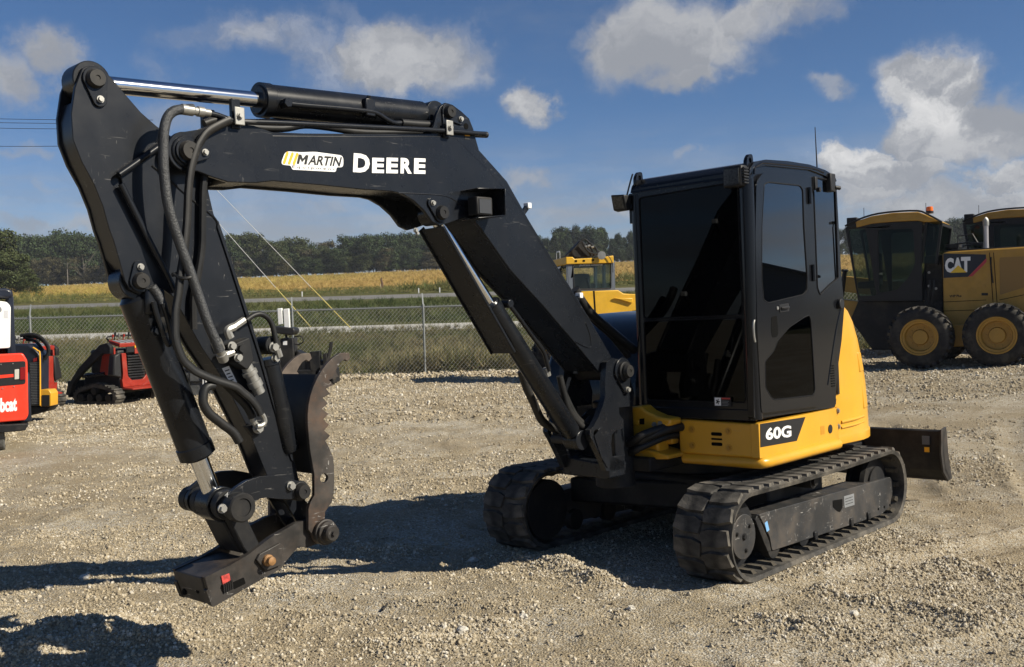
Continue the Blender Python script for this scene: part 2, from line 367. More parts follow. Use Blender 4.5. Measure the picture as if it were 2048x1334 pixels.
def yard_z(x, y):
    z = base_z(x, y)
    n = (fbm(x, y, .55, 3, 3) - .5) * .05 + (fbm(x, y, 2.3, 4, 9) - .5) * .050 + (fbm(x, y, 9, 3, 21) - .5) * .036 + sstep(.60, .82, fbm(x, y, 6, 3, 44)) * .018
    n = n + sstep(.62, .78, fbm(x, y, 1.3, 3, 33)) * .022
    for mx, my, ra, rb, h, an in MOUNDS:
        c, s = math.cos(R(an)), math.sin(R(an)); u = ((x - mx) * c + (y - my) * s) / ra; v = (-(x - mx) * s + (y - my) * c) / rb
        n = n + 1.35 * h * np.exp(-(u * u + v * v) * 1.3) * (.75 + .5 * vnoise(x * 9, y * 9, 50))
    # wheel ruts pressed into the fines
    for (ax, ay, bx, by, wd, dp) in RUTS:
        dx, dy = bx - ax, by - ay; L_ = math.hypot(dx, dy); s_ = ((x - ax) * dx + (y - ay) * dy) / L_; d_ = ((x - ax) * -dy + (y - ay) * dx) / L_ + .25 * np.sin(s_ * .35 + ax)
        w_ = np.exp(-(d_ / wd) ** 4) * sstep(0, .8, s_) * (1 - sstep(L_ - .8, L_, s_))
        n = n * (1 - .6 * w_) - 1.5 * dp * w_ + dp * .8 * np.exp(-((np.abs(d_) - wd * 1.3) / (wd * .4)) ** 2) * sstep(0, .8, s_) * (1 - sstep(L_ - .8, L_, s_)) + .006 * w_ * np.sin(s_ * 62 + 12 * np.abs(d_))
    # pressed flat under the tracks of the digger
    fx, fy = x - 1.36, y - 7.285; lx = -.6853 * fx - .7283 * fy; ly = .7283 * fx - .6853 * fy
    flat = np.exp(-np.maximum(0, np.abs(np.abs(ly) - .8) - .25) * 8) * (1 - sstep(1.0, 1.35, np.abs(lx)))
    return z + n * (1 - .85 * flat) + ly * .0175 * sstep(2.2, 1.4, np.abs(ly)) * sstep(2.4, 1.6, np.abs(lx))
def axis(segs):
    out = [segs[0][0]]
    for a, b, st in segs: out += list(np.linspace(a, b, max(1, int(round((b - a) / st))) + 1)[1:])
    return np.array(out)
def grid(name, xs, ys, zf, m, kind='structure', smooth=True):
    X, Y = np.meshgrid(xs, ys); Z = zf(X, Y); nx, ny = len(xs), len(ys)
    v = np.stack([X, Y, Z], -1).reshape(-1, 3)
    i = np.arange(nx * ny).reshape(ny, nx); f = np.stack([i[:-1, :-1], i[:-1, 1:], i[1:, 1:], i[1:, :-1]], -1).reshape(-1, 4)
    me = bpy.data.meshes.new(name); me.vertices.add(len(v)); me.vertices.foreach_set('co', v.ravel())
    me.loops.add(f.size); me.loops.foreach_set('vertex_index', f.ravel()); me.polygons.add(len(f))
    me.polygons.foreach_set('loop_start', np.arange(0, f.size, 4)); me.update(calc_edges=True)
    me.polygons.foreach_set('use_smooth', [smooth] * len(f)); me.materials.append(m)
    o = bpy.data.objects.new(name, me); o['kind'] = kind; return link(o)
def ground_mat(name, ca, cb, cc, s1, s2, bump=.5, bs=70, stripes=0, far=False):
    m = bpy.data.materials.new(name); m.use_nodes = True; t = NT(m.node_tree); b = t.n['Principled BSDF']
    b.inputs['Roughness'].default_value = .95; b.inputs['Specular IOR Level'].default_value = .12
    co = t.add('ShaderNodeTexCoord').outputs['Object']
    c = t.mix(t.ramp(t.noise(co, s1, 6, .62), .32, .68), ca, cb)
    c = t.mix(t.ramp(t.noise(co, s2, 5, .65), .45, .72), c, cc)
    if stripes:
        q = t.vec('MULTIPLY', co, (.015, .55, 0)); c = t.mix(t.math('MULTIPLY', t.ramp(t.noise(q, 1, 5, .7), .4, .7), stripes), c, tuple(x * .6 for x in ca))
    t.l.new(c, b.inputs['Base Color'])
    if bump: t.l.new(t.bump(t.noise(co, bs, 7, .7), bump, .02 if not far else .3), b.inputs['Normal'])
    return m
def yard_mat():
    m = bpy.data.materials.new('crushed_stone_yard'); m.use_nodes = True; t = NT(m.node_tree); b = t.n['Principled BSDF']
    b.inputs['Roughness'].default_value = .95; b.inputs['Specular IOR Level'].default_value = .15
    co = t.add('ShaderNodeTexCoord').outputs['Object']
    dust = t.ramp(t.noise(co, .9, 6, .62), .40, .64)
    c = t.mix(dust, (.305, .248, .160), (.36, .307, .22))
    vo = t.add('ShaderNodeTexVoronoi'); t.put(vo.inputs['Vector'], co); vo.inputs['Scale'].default_value = 75
    vc = t.add('ShaderNodeSeparateColor'); t.l.new(vo.outputs['Color'], vc.inputs[0])
    st = t.math('MULTIPLY', t.ramp(vc.outputs[0], .35, .9), t.ramp(dust, 0, 1, .35, .9))
    c = t.mix(st, c, (.54, .51, .44)); c = t.mix(t.ramp(vc.outputs[1], .82, .95, 0, .6), c, (.15, .125, .09))
    c = t.mix(t.ramp(t.noise(co, 3.5, 5, .7), .5, .75, 0, .5), c, (.225, .185, .122))
    c = t.mix(t.ramp(t.noise(co, .38, 5, .65, .4), .46, .66, 0, .6), c, (.225, .175, .105))
    t.l.new(c, b.inputs['Base Color'])
    h = t.math('ADD', t.math('MULTIPLY', vo.outputs['Distance'], -1.2), t.noise(co, 120, 5, .7))
    t.l.new(t.bump(h, .8, .012), b.inputs['Normal'])
    return m
YARD = yard_mat()
xs = axis([(-90, -30, 4), (-30, -12, .5), (-12, -5, .15), (-5, 5, .036), (5, 12, .15), (12, 30, .5), (30, 90, 4)])
ys = axis([(-80, -10, 4), (-10, 2, .8), (2, 3.6, .1), (3.6, 9.5, .034), (9.5, 15, .09), (15, 27.2, .2)])
grid('gravel_yard', xs, ys, yard_z, YARD)
xw = axis([(-260, -60, 10), (-60, 60, 1.5), (60, 260, 10)])
GRASSM = ground_mat('mown_bank', (.085, .082, .032), (.060, .068, .024), (.135, .112, .055), 1.3, .5, 1., 25)
zb = lambda x, y: base_z(x, y) + (fbm(x, y, .4, 3, 5) - .5) * .12 * sstep(27.2, 29, y)
# the yard edge is shared with the bank: both start from the same height line
grid('grass_bank', xw, axis([(27.2, 45, .6)]), lambda x, y: np.where(y < 27.3, yard_z(x, y) - .02, np.where(y > 44.9, base_z(x, y), zb(x, y))), GRASSM)
PATHM = ground_mat('pale_concrete', (.40, .39, .36), (.46, .45, .42), (.34, .33, .30), .6, .15, .2, 20)
grid('path', xw, axis([(45, 49, 1)]), base_z, PATHM)
VERGE = ground_mat('rough_verge', (.060, .070, .022), (.085, .082, .03), (.040, .052, .018), .35, .09, 1., 8)
grid('grass_strip', xw, axis([(49, 90, 1.4)]), lambda x, y: base_z(x, y) + (fbm(x, y, .25, 3, 15) - .5) * .22 * sstep(49, 51, y) * (1 - sstep(88, 90, y)), VERGE)
ASPH = ground_mat('old_asphalt', (.15, .148, .14), (.19, .185, .175), (.12, .12, .115), .3, .08, .2, 8)
grid('road', xw, axis([(90, 95.5, 1.8)]), base_z, ASPH)
VERGE2 = ground_mat('field_margin', (.095, .095, .030), (.125, .115, .045), (.055, .072, .020), .15, .05, 1., 4, far=True)
xf = axis([(-420, -200, 20), (-200, 150, 3), (150, 420, 20)])
grid('field_margin', xf, axis([(95.5, 118, 1.5)]), lambda x, y: base_z(x, y) + (fbm(x, y, .15, 3, 25) - .5) * .5 * sstep(96, 100, y), VERGE2)
def bean_mat():
    m = bpy.data.materials.new('ripe_bean_crop'); m.use_nodes = True; t = NT(m.node_tree); b = t.n['Principled BSDF']
    b.inputs['Roughness'].default_value = .95; b.inputs['Specular IOR Level'].default_value = .05
    co = t.add('ShaderNodeTexCoord').outputs['Object']; xyz = t.add('ShaderNodeSeparateXYZ'); t.l.new(co, xyz.inputs[0])
    c = t.mix(t.ramp(t.noise(t.vec('MULTIPLY', co, (.05, .4, 0)), 1, 6, .65), .35, .65), (.33, .21, .068), (.41, .275, .095))
    left = t.ramp(t.math('ADD', xyz.outputs[0], t.math('MULTIPLY', t.noise(co, .02, 4), 60)), -30, 10, 1, 0)
    c = t.mix(t.math('MULTIPLY', left, t.ramp(t.noise(t.vec('MULTIPLY', co, (.06, .25, 0)), 1, 6, .7), .25, .7, .3, 1)), c, (.31, .27, .045))
    far = t.ramp(xyz.outputs[1], 235, 312, 0, 1)
    c = t.mix(t.math('MULTIPLY', far, t.math('MULTIPLY', t.ramp(left, 0, 1, .25, .9), t.ramp(t.noise(t.vec('MULTIPLY', co, (.04, .12, 0)), 1, 5, .7), .25, .65))), c, (.17, .19, .030))
    rows = t.ramp(t.noise(t.vec('MULTIPLY', co, (.5, 1.1, 0)), 1., 4, .7), .5, .72, 0, .5)
    c = t.mix(rows, c, (.16, .115, .035)); t.l.new(c, b.inputs['Base Color'])
    t.l.new(t.bump(t.noise(co, 1.2, 7, .75), 1., .5), b.inputs['Normal'])
    return m
grid('bean_field', xf, axis([(118, 330, 3)]), lambda x, y: base_z(x, y) + (fbm(x, y, .12, 4, 35) - .5) * 1.1 * sstep(119, 123, y), bean_mat())
FLOORM = ground_mat('wood_floor', (.05, .055, .02), (.07, .06, .03), (.04, .045, .016), .05, .02, 0)
grid('distant_ground', axis([(-1200, 1200, 60)]), axis([(330, 1400, 60)]), base_z, FLOORM)

# ------------------------------------------------------------------ scattering (points + geometry nodes)
def scatter(name, pts, scale, shade, m, maker, label_kind='stuff', tilt=.0, random_rot=True):
    me = bpy.data.meshes.new(name); me.vertices.add(len(pts)); me.vertices.foreach_set('co', np.asarray(pts, float).ravel())
    a = me.attributes.new('scl', 'FLOAT', 'POINT'); a.data.foreach_set('value', np.asarray(scale, float))
    a = me.attributes.new('shade', 'FLOAT', 'POINT'); a.data.foreach_set('value', np.asarray(shade, float))
    o = bpy.data.objects.new(name, me); link(o); o['kind'] = label_kind; me.materials.append(m)
    g = bpy.data.node_groups.new(name, 'GeometryNodeTree')
    g.interface.new_socket('Geometry', in_out='INPUT', socket_type='NodeSocketGeometry'); g.interface.new_socket('Geometry', in_out='OUTPUT', socket_type='NodeSocketGeometry')
    t = NT(g); gi = t.add('NodeGroupInput'); go = t.add('NodeGroupOutput')
    j = t.add('GeometryNodeJoinGeometry')
    for k in range(5):
        ti = t.add('GeometryNodeGeometryToInstance'); t.l.new(maker(t, k), ti.inputs[0]); t.l.new(ti.outputs[0], j.inputs[0])
    ip = t.add('GeometryNodeInstanceOnPoints'); ip.inputs['Pick Instance'].default_value = True
    t.l.new(gi.outputs[0], ip.inputs['Points']); t.l.new(j.outputs[0], ip.inputs['Instance'])
    rv = t.add('FunctionNodeRandomValue', data_type='FLOAT_VECTOR')
    rv.inputs[0].default_value = (0, 0, 0) if random_rot else (-tilt, -tilt, 0); rv.inputs[1].default_value = (6.28, 6.28, 6.28) if random_rot else (tilt, tilt, 6.28)
    t.l.new(rv.outputs[0], ip.inputs['Rotation'])
    na = t.add('GeometryNodeInputNamedAttribute', data_type='FLOAT'); na.inputs[0].default_value = 'scl'; t.l.new(na.outputs[0], ip.inputs['Scale'])
    sm = t.add('GeometryNodeSetMaterial'); sm.inputs['Material'].default_value = m
    t.l.new(ip.outputs[0], sm.inputs[0]); t.l.new(sm.outputs[0], go.inputs[0])
    md = o.modifiers.new('scatter', 'NODES'); md.node_group = g
    return o
def rock(t, k):
    ic = t.add('GeometryNodeMeshIcoSphere'); ic.inputs['Radius'].default_value = 1; ic.inputs['Subdivisions'].default_value = 2
    ps = t.add('GeometryNodeInputPosition'); nz = t.add('ShaderNodeTexNoise'); nz.noise_dimensions = '4D'
    t.l.new(ps.outputs[0], nz.inputs['Vector']); nz.inputs['W'].default_value = k * 3.7 + 1; nz.inputs['Scale'].default_value = 1.0; nz.inputs['Detail'].default_value = 2
    off = t.vec('SCALE', t.vec('SUBTRACT', nz.outputs['Color'], (.5, .5, .5))); off.node.inputs['Scale'].default_value = 1.7
    sp = t.add('GeometryNodeSetPosition'); t.l.new(ic.outputs[0], sp.inputs[0]); t.l.new(off, sp.inputs['Offset'])
    tr = t.add('GeometryNodeTransform'); t.l.new(sp.outputs[0], tr.inputs[0]); tr.inputs['Scale'].default_value = (1, .65 + .09 * k, .45 + .07 * ((k * 3) % 5))
    ss = t.add('GeometryNodeSetShadeSmooth'); ss.inputs['Shade Smooth'].default_value = False; t.l.new(tr.outputs[0], ss.inputs[0])
    return ss.outputs[0]
def stone_mat():
    m = bpy.data.materials.new('limestone_chips'); m.use_nodes = True; t = NT(m.node_tree); b = t.n['Principled BSDF']
    b.inputs['Roughness'].default_value = .9; b.inputs['Specular IOR Level'].default_value = .2
    a = t.add('ShaderNodeAttribute', attribute_type='INSTANCER', attribute_name='shade').outputs['Fac']
    c = t.mix(t.ramp(a, 0, .55, 0, 1, False), (.175, .142, .095), (.41, .345, .24)); c = t.mix(t.ramp(a, .55, 1, 0, 1, False), c, (.65, .61, .53))
    co = t.add('ShaderNodeTexCoord').outputs['Object']
    c = t.mix(t.math('MULTIPLY', t.noise(co, 2.2, 4, .7), .35), c, (.27, .225, .15)); t.l.new(c, b.inputs['Base Color'])
    return m
STONE = stone_mat()
def frustum_pts(n, y0, y1, margin=1.12, p=1.):
    y = y0 + (y1 - y0) * rng.random(n) ** p; x = (rng.random(n) - .5) * 2 * (y * .54 * margin + .35)
    return x, y
def gravel(n, y0, y1, smin, smax, patch):
    x, y = frustum_pts(n, y0, y1); w = (y * .54 + .3) / (y1 * .54 + .3)
    d = sstep(.40, .60, fbm(x, y, .9, 5, 77)) * .92 + .08 if patch else np.ones(n)
    for mx, my, ra, rb, h, an in MOUNDS: d = np.maximum(d, 1.2 * np.exp(-(((x - mx) / (ra * 1.3)) ** 2 + ((y - my) / (ra * 1.1)) ** 2)))
    for (ax, ay, bx, by, wd, dp) in RUTS:
        dx, dy = bx - ax, by - ay; L_ = math.hypot(dx, dy); s_ = ((x - ax) * dx + (y - ay) * dy) / L_; d_ = ((x - ax) * -dy + (y - ay) * dx) / L_ + .25 * np.sin(s_ * .35 + ax)
        if patch: d = d * (1 - .85 * np.exp(-(d_ / wd) ** 4) * (s_ > 0) * (s_ < L_))
    k = rng.random(n) < w * d; x, y = x[k], y[k]; n = len(x)
    s = smin + (smax - smin) * rng.random(n) ** 5.5
    z = yard_z(x, y) + s * .12
    sh = np.clip(.39 + .2 * rng.standard_normal(n) + .25 * (fbm(x, y, 1.1, 3, 91) - .5) + .15 * (s / smax), 0, 1)
    return np.stack([x, y, z], 1), s, sh
A = [gravel(330000, 3.9, 8.5, .0026, .0125, True), gravel(190000, 8.5, 15, .005, .019, True), gravel(120000, 15, 27.3, .011, .034, False), gravel(30000, 3.9, 10, .006, .019, True), gravel(900, 3.8, 15, .013, .027, True)]
for mx, my, ra, rb, h, an in MOUNDS:
    q = int(2600 * ra * (1 if h > .025 else .6)); c_, s_ = math.cos(R(an)), math.sin(R(an)); u, v_ = rng.standard_normal(q) * ra * .62, rng.standard_normal(q) * rb * .75
    x, y = mx + u * c_ - v_ * s_, my + u * s_ + v_ * c_; s = .004 + .009 * rng.random(q) ** 2.4
    A.append((np.stack([x, y, yard_z(x, y) + s * .3], 1), s, np.clip(.62 + .2 * rng.standard_normal(q), 0, 1)))
# a heap of loose white stone along the fence line
n = 9000; x = (rng.random(n) - .5) * 40; y = 26.0 + rng.standard_normal(n) * .55; s = .02 + .03 * rng.random(n)
A.append((np.stack([x, y, yard_z(x, y) + s * .3 + .05 * rng.random(n)], 1), s, np.clip(.56 + .18 * rng.standard_normal(n), 0, 1)))
scatter('gravel', np.concatenate([a[0] for a in A]), np.concatenate([a[1] for a in A]), np.concatenate([a[2] for a in A]), STONE, rock)

def tuft(t, k):
    """blades as thin cones, joined"""
    j = t.add('GeometryNodeJoinGeometry')
    r = random.Random(k)
    for i in range(9):
        c = t.add('GeometryNodeMeshCone'); c.inputs['Vertices'].default_value = 3; c.inputs['Radius Top'].default_value = .0; c.inputs['Radius Bottom'].default_value = .035; c.inputs['Depth'].default_value = .7 + .5 * r.random()
        tr = t.add('GeometryNodeTransform'); t.l.new(c.outputs[0], tr.inputs[0]); tr.inputs['Rotation'].default_value = (r.uniform(-.8, .8), r.uniform(-.8, .8), 0); tr.inputs['Translation'].default_value = (r.uniform(-.25, .25), r.uniform(-.25, .25), .32)
        t.l.new(tr.outputs[0], j.inputs[0])
    return j.outputs[0]
def blade_mat(name, a, b_):
    m = bpy.data.materials.new(name); m.use_nodes = True; t = NT(m.node_tree); b = t.n['Principled BSDF']; b.inputs['Roughness'].default_value = .7; b.inputs['Specular IOR Level'].default_value = .2
    at = t.add('ShaderNodeAttribute', attribute_type='INSTANCER', attribute_name='shade').outputs['Fac']
    t.l.new(t.mix(at, a, b_), b.inputs['Base Color']); return m
n = 26000; x, y = frustum_pts(n, 27.35, 45, 1.05); k = rng.random(n) < .35 + .65 * fbm(x, y, .5, 3, 8); x, y = x[k], y[k]; n = len(x)
scatter('bank_grass', np.stack([x, y, zb(x, y)], 1), .10 + .16 * rng.random(n) ** 2 + .10 * fbm(x, y, .3, 3, 4), np.clip(fbm(x, y, .35, 4, 61) * 1.5 - .25 + .2 * rng.standard_normal(n), 0, 1), blade_mat('dry_green_blades', (.055, .072, .020), (.175, .145, .075)), tuft, tilt=.25, random_rot=False)
n = 800; x = np.concatenate([rng.normal(-2.2, .55, 240), rng.normal(-.3, .9, 200), rng.uniform(-15, 15, n - 440)]); y = 26.75 + rng.random(n) * .7
scatter('fence_weeds', np.stack([x, y, yard_z(x, y)], 1), .22 + .38 * rng.random(n) * np.exp(-((x + 1.6) / 2.2) ** 2) + .05, rng.random(n), blade_mat('tall_dry_blades', (.10, .115, .032), (.30, .245, .13)), tuft, tilt=.2, random_rot=False)
n = 9000; x, y = frustum_pts(n, 49.3, 82, 1.02)
scatter('verge_grass', np.stack([x, y, base_z(x, y)], 1), .22 + .3 * rng.random(n), np.clip(fbm(x, y, .1, 3, 12) * 1.6 - .4 + .2 * rng.standard_normal(n), 0, 1), blade_mat('green_blades', (.045, .066, .018), (.115, .11, .042)), tuft, tilt=.2, random_rot=False)
n = 7000; x, y = frustum_pts(n, 98, 124, 1.02)
scatter('margin_weeds', np.stack([x, y, base_z(x, y)], 1), .3 + .9 * rng.random(n) ** 2 * sstep(.35, .6, fbm(x, y, .05, 3, 2)), np.clip(.5 + .3 * rng.standard_normal(n), 0, 1), blade_mat('margin_blades', (.060, .085, .020), (.19, .165, .06)), tuft, tilt=.2, random_rot=False)
n = 16000; x, y = frustum_pts(n, 119, 318, 1.02, .75)
scatter('bean_plants', np.stack([x, y, base_z(x, y)], 1), .32 + .35 * rng.random(n), np.clip(.5 + .2 * rng.standard_normal(n), 0, 1), blade_mat('bean_leaf', (.26, .178, .055), (.44, .33, .11)), tuft, tilt=.2, random_rot=False)

# a few stones and a twig that lie apart
def stone(x, y, s, label, seed):
    r = np.random.default_rng(seed); bm = bmesh.new(); bmesh.ops.create_icosphere(bm, subdivisions=2, radius=s)
    for v in bm.verts:
        n_ = v.co.normalized(); v.co *= 1 + .35 * math.sin(5 * n_.x + seed) * math.sin(4 * n_.y + seed * 2) + r.uniform(-.1, .1); v.co.z *= .62
    me = bpy.data.meshes.new('stone'); bm.to_mesh(me); bm.free(); me.materials.append(mat('pale_limestone', (.50, .47, .41), .9, spec=.2, var=.15, vscale=30))
    o = bpy.data.objects.new('stone', me); o.location = (x, y, float(yard_z(np.array(x), np.array(y))) + s * .3); o.rotation_euler = (0, 0, seed); link(o)
    return tag(o, label, 'stone', 'larger stones lying loose on the gravel')
for i, (px, s, lab) in enumerate([
    ([(-0.31, 6.8)][0], .032, 'grey lumpy stone in the shade just in front of the far track'), ([(0.02, 5.43)][0], .026, 'whitish stone in the middle foreground right of the pale gravel heap'),
    ([(-0.3, 5.14)][0], .028, 'pale stone on top of the heap of white gravel in the foreground'), ([(-2.82, 6.46)][0], .034, 'grey stone in the long shadow streak left of the hitch'),
    ([(-2.97, 6.29)][0], .026, 'pale stone at the lower edge of the long shadow streak on the left'), ([(1.73, 5.15)][0], .026, 'brown stone casting a small shadow in the right foreground'),
    ([(0.61, 5.48)][0], .022, 'single pale stone below the point of the shadow of the near track')]):
    stone(px[0], px[1], s, lab, i + 3)
(p0,) = [(-0.77, 5.69)]
z0 = float(yard_z(np.array(p0[0]), np.array(p0[1])))
tag(MB().tube([(p0[0] - .012, p0[1] - .04, z0 + .012), (p0[0], p0[1], z0 + .016), (p0[0] + .004, p0[1] + .05, z0 + .02)], .007, 6).build('twig', mat('dark_bark', (.03, .026, .022), .8)), 'short dark twig lying on bare gravel in the middle foreground', 'twig')

# ------------------------------------------------------------------ chain link fence
def fence():
    root = thing('chain_link_fence', (0, 26.5, 0), 0, 'galvanized chain link fence with top rail running behind the yard', 'fence')
    H = 1.83; x0, x1 = -21.2, 20.9; gz = lambda x: float(base_z(x, 26.5))
    bay = 3.47; xp = [.0 - .0 + ([(-2.329, 0.669)][0][0]) + bay * i for i in range(-6, 7)]
    for i, x in enumerate(xp):
        z = gz(x)
        m = MB().cyl((x, 0, z - .1), (x, 0, z + H + .03), .030, 12); m.cyl((x, 0, z + H + .0), (x, 0, z + H + .05), .036, 12)
        m.bar((x, 0, z + H + .04), (x - .03, .14, z + H + .34), .035, .02)
        m.build('post', GALV, root)
    rail = MB().tube([(x, 0, gz(x) + H - .02) for x in np.linspace(x0, x1, 30)], .022, 8, sub=1); rail.build('top_rail', GALV, root)
    # woven wire: every diagonal strand is a thin three-sided prism
    w = MB(); st = .105; hh = H - .02; r = .0034
    def strand(a, b, off, r=.003):
        k = len(w.v); a, b = Vector(a), Vector(b); d = (b - a).normalized(); u = Vector((0, 1, 0)); s = d.cross(u)
        for c in (a, b): w.v.extend([tuple(c + s * r + u * off), tuple(c + u * (off + r * 1.5)), tuple(c - s * r + u * off)])
        w.f.extend([(k, k + 1, k + 4, k + 3), (k + 1, k + 2, k + 5, k + 4), (k + 2, k, k + 3, k + 5)])
    for i in range(int((x1 - x0) / st)):
        x = x0 + i * st
        for s in (1, -1):
            r = .0038 if s < 0 else .0024
            xa = x; xb = x + s * hh * .93; strand((xa, -.02, gz(xa) + hh + .055), (xb, -.02, gz(xb) + .03), .004 * s, r)
    o = w.build('wire_mesh', mat('fence_wire', (.36, .36, .335), .45, metal=.35), root, smooth=0); o['kind'] = 'stuff'
fence()

# ------------------------------------------------------------------ the air
hm = bpy.data.materials.new('thin_haze'); hm.use_nodes = True; t = NT(hm.node_tree); t.n.clear()
pv = t.add('ShaderNodeVolumePrincipled'); pv.inputs['Color'].default_value = (.86, .91, 1, 1); pv.inputs['Density'].default_value = .00019; pv.inputs['Anisotropy'].default_value = .1
t.l.new(pv.outputs[0], t.add('ShaderNodeOutputMaterial').inputs['Volume'])
hz = MB().box((-1300, -110, -14), (1300, 1450, 60)).build('haze', hm, None, smooth=0); hz['kind'] = 'stuff'

# ------------------------------------------------------------------ trees of the far wood
LEAVES = [mat('oak_leaves', (.038, .056, .022), .75, spec=.15, island=.5, var=.3, vscale=.35), mat('maple_leaves', (.056, .068, .026), .75, spec=.15, island=.5, var=.3, vscale=.35),
          mat('turning_leaves', (.076, .068, .036), .75, spec=.15, island=.5, var=.3, vscale=.35), mat('spruce_leaves', (.026, .042, .022), .75, spec=.15, island=.45, var=.3, vscale=.35)]
BARK = mat('grey_bark', (.10, .088, .072), .9, var=.3)
def crown_mesh(seed, nb, leaf, kind, mi):
    r = np.random.default_rng(seed); m = MB(); V = []; 
    blobs = []
    for i in range(nb):
        a = r.uniform(0, 6.28); h = r.uniform(.12, 1) if kind != 'tall' else r.uniform(.1, 1.)
        wd = .40 * math.sin(min(1, .25 + h) * math.pi * .80) + .08 if kind == 'round' else (.30 * (1 - h) ** .55 + .05 if kind == 'tall' else .5 * (1 - h * .6))
        rad = r.uniform(.2, 1) ** .6 * wd; blobs.append((rad * math.cos(a), rad * math.sin(a), h, r.uniform(.08, .17)))
    per = 125
    for bx, by, bz, br in blobs:
        for i in range(per):
            d = r.standard_normal(3); d /= np.linalg.norm(d); q = np.array([bx, by, bz]) + d * br * r.uniform(.6, 1.1) * np.array([1.15, 1.15, .8])
            if q[2] < .04: q[2] = .04 + r.random() * .06
            u = r.standard_normal(3); u /= np.linalg.norm(u); v_ = np.cross(u, d + .3 * r.standard_normal(3)); v_ /= np.linalg.norm(v_) + 1e-6; s = leaf * r.uniform(.6, 1.4)
            k = len(m.v); m.v += [tuple(q + u * s), tuple(q + v_ * s * .8), tuple(q - u * s * .9), tuple(q - v_ * s * .8)]; m.f.append((k, k + 1, k + 2, k + 3))
    return m.mesh('crown', LEAVES[mi], 0)
def trunk_mesh(seed, bare=False):
    r = random.Random(seed); m = MB().tube([(0, 0, -.03), (r.uniform(-.02, .02), 0, .3), (r.uniform(-.03, .03), .01, .75)], lambda t: .022 * (1 - .8 * t), 7, 3)
    for i in range(16 if bare else 6):
        a = r.uniform(0, 6.28); h = r.uniform(.15, .6); l = r.uniform(.2, .42)
        m.tube([(0, 0, h), (math.cos(a) * l * .5, math.sin(a) * l * .5, h + l * .5), (math.cos(a) * l * .8, math.sin(a) * l * .8, h + l * 1.05)], lambda t: .008 * (1 - .8 * t), 5, 2)
    return m.mesh('trunk', BARK)
KINDS = {'dark': ('oak', 0, 'round'), 'green': ('maple', 1, 'round'), 'brown': ('ash', 2, 'round'), 'tall': ('spruce', 3, 'tall')}
PROTO = {k: [(crown_mesh(i * 7 + len(k), 64, .020, sh, mi), trunk_mesh(i + 3)) for i in range(3)] for k, (_, mi, sh) in KINDS.items()}
TN = {'dark': ('broadleaf_tree', 'dense dark broadleaf tree'), 'green': ('broadleaf_tree', 'mid green bushy tree'), 'brown': ('broadleaf_tree', 'dull brownish green tree'), 'tall': ('pine_tree', 'narrow pointed dark tree')}
def LABEL(lab, where):
    for k in ('', ' taller', ' lower', ' leaning', ' slimmer', ' rounder', ' fuller', ' wider', ' broader'):
        s = (k.strip() + ' ' + lab + ' ' + where).strip()
        if s not in USED: break
    USED[s] = 1; return s
def tree(kind, px, d, top, wscale, where, i):
    x = D_AT(px, d); z = float(base_z(x, d)); base, lab = TN[kind]
    h = top
    t = thing(base, (x, d, z), random.uniform(0, 6.28), LABEL(lab, where), 'tree', 'trees of the far wood beyond the field')
    t.scale = (h * wscale, h * wscale, h)
    c, k = PROTO[kind][i % 3]
    link(bpy.data.objects.new('crown', c), t); link(bpy.data.objects.new('trunk', k), t)
    return t
def D_AT(px, d): return (px - 1024) / FPX * d
ZONES = [(-90, 'far out past the left edge'), (-10, 'just past the left edge'), (40, 'at the left edge'), (85, 'behind the field corner at left'), (122, 'left of the pale pole'), (160, 'behind the pale pole'), (200, 'right of the pale pole'), (240, 'left of the digger arm'), (300, 'behind the arm pin'), (380, 'behind the middle of the arm'), (450, 'at the right edge of the arm'), (500, 'under the left guy wire'), (560, 'beneath the right guy wire'), (620, 'right of both guy wires'), (680, 'left of the stub post'), (735, 'just left of the stub post'), (790, 'right behind the stub post'), (840, 'between stub post and cylinder'), (900, 'behind the boom cylinder'), (960, 'between cylinder and boom'), (1040, 'behind the sloping boom'), (1110, 'at the right edge of the boom'), (1160, 'left of the loader hoses'), (1205, 'behind the loader mirror'), (1270, 'between loader and cab'), (1360, 'behind the left windscreen'), (1440, 'behind the windscreen middle'), (1520, 'behind the corner post'), (1600, 'behind the cab door'), (1690, 'behind the rear cab glass'), (1760, 'behind the first grader cab'), (1830, 'behind the grader cab door'), (1890, 'behind the first beacon'), (1950, 'above the grader housing'), (2020, 'behind the second grader'), (2100, 'at the right edge'), (2150, 'well past the right edge'), (9999, 'far out past the right edge')]
def px_where(px): return next(w for a, w in ZONES if px < a)
USED = {}
def skyline(px):      # tree height in metres above the field edge, read along the wood
    return .93 * float(np.interp(px, [0, 60, 130, 180, 210, 330, 480, 600, 650, 740, 860, 960, 1080, 1150, 1240, 1330, 1700, 2048], [15.5, 16.2, 17.6, 16.4, 14.6, 13.5, 14.2, 12.4, 11.6, 11.8, 12.2, 11.6, 10.6, 12.2, 10.8, 10.5, 10, 11]))
i = 0
for px in range(-130, 2190, 27):
    for row in (0, 1, 2):
        if row and 1350 < px < 1680: continue
        if row == 2 and i % 2: i += 1; continue
        d = 331 + row * 9 + random.uniform(-3, 5); q = px + random.uniform(-12, 12) + row * 16
        k = random.choice(['dark', 'dark', 'green', 'dark'] if px < 480 or px > 700 else ['brown', 'dark', 'brown', 'green'])
        if 1060 < px < 1340: k = random.choice(['tall', 'tall', 'dark'])
        hh = skyline(q) * random.choice((.76, .86, .93, .99, 1.05, 1.12)) * (.97, 1.0, 1.0)[row]; tree(k, q, d, hh, random.uniform(.72, 1.05) if k != 'tall' else .62, px_where(q), i); i += 1
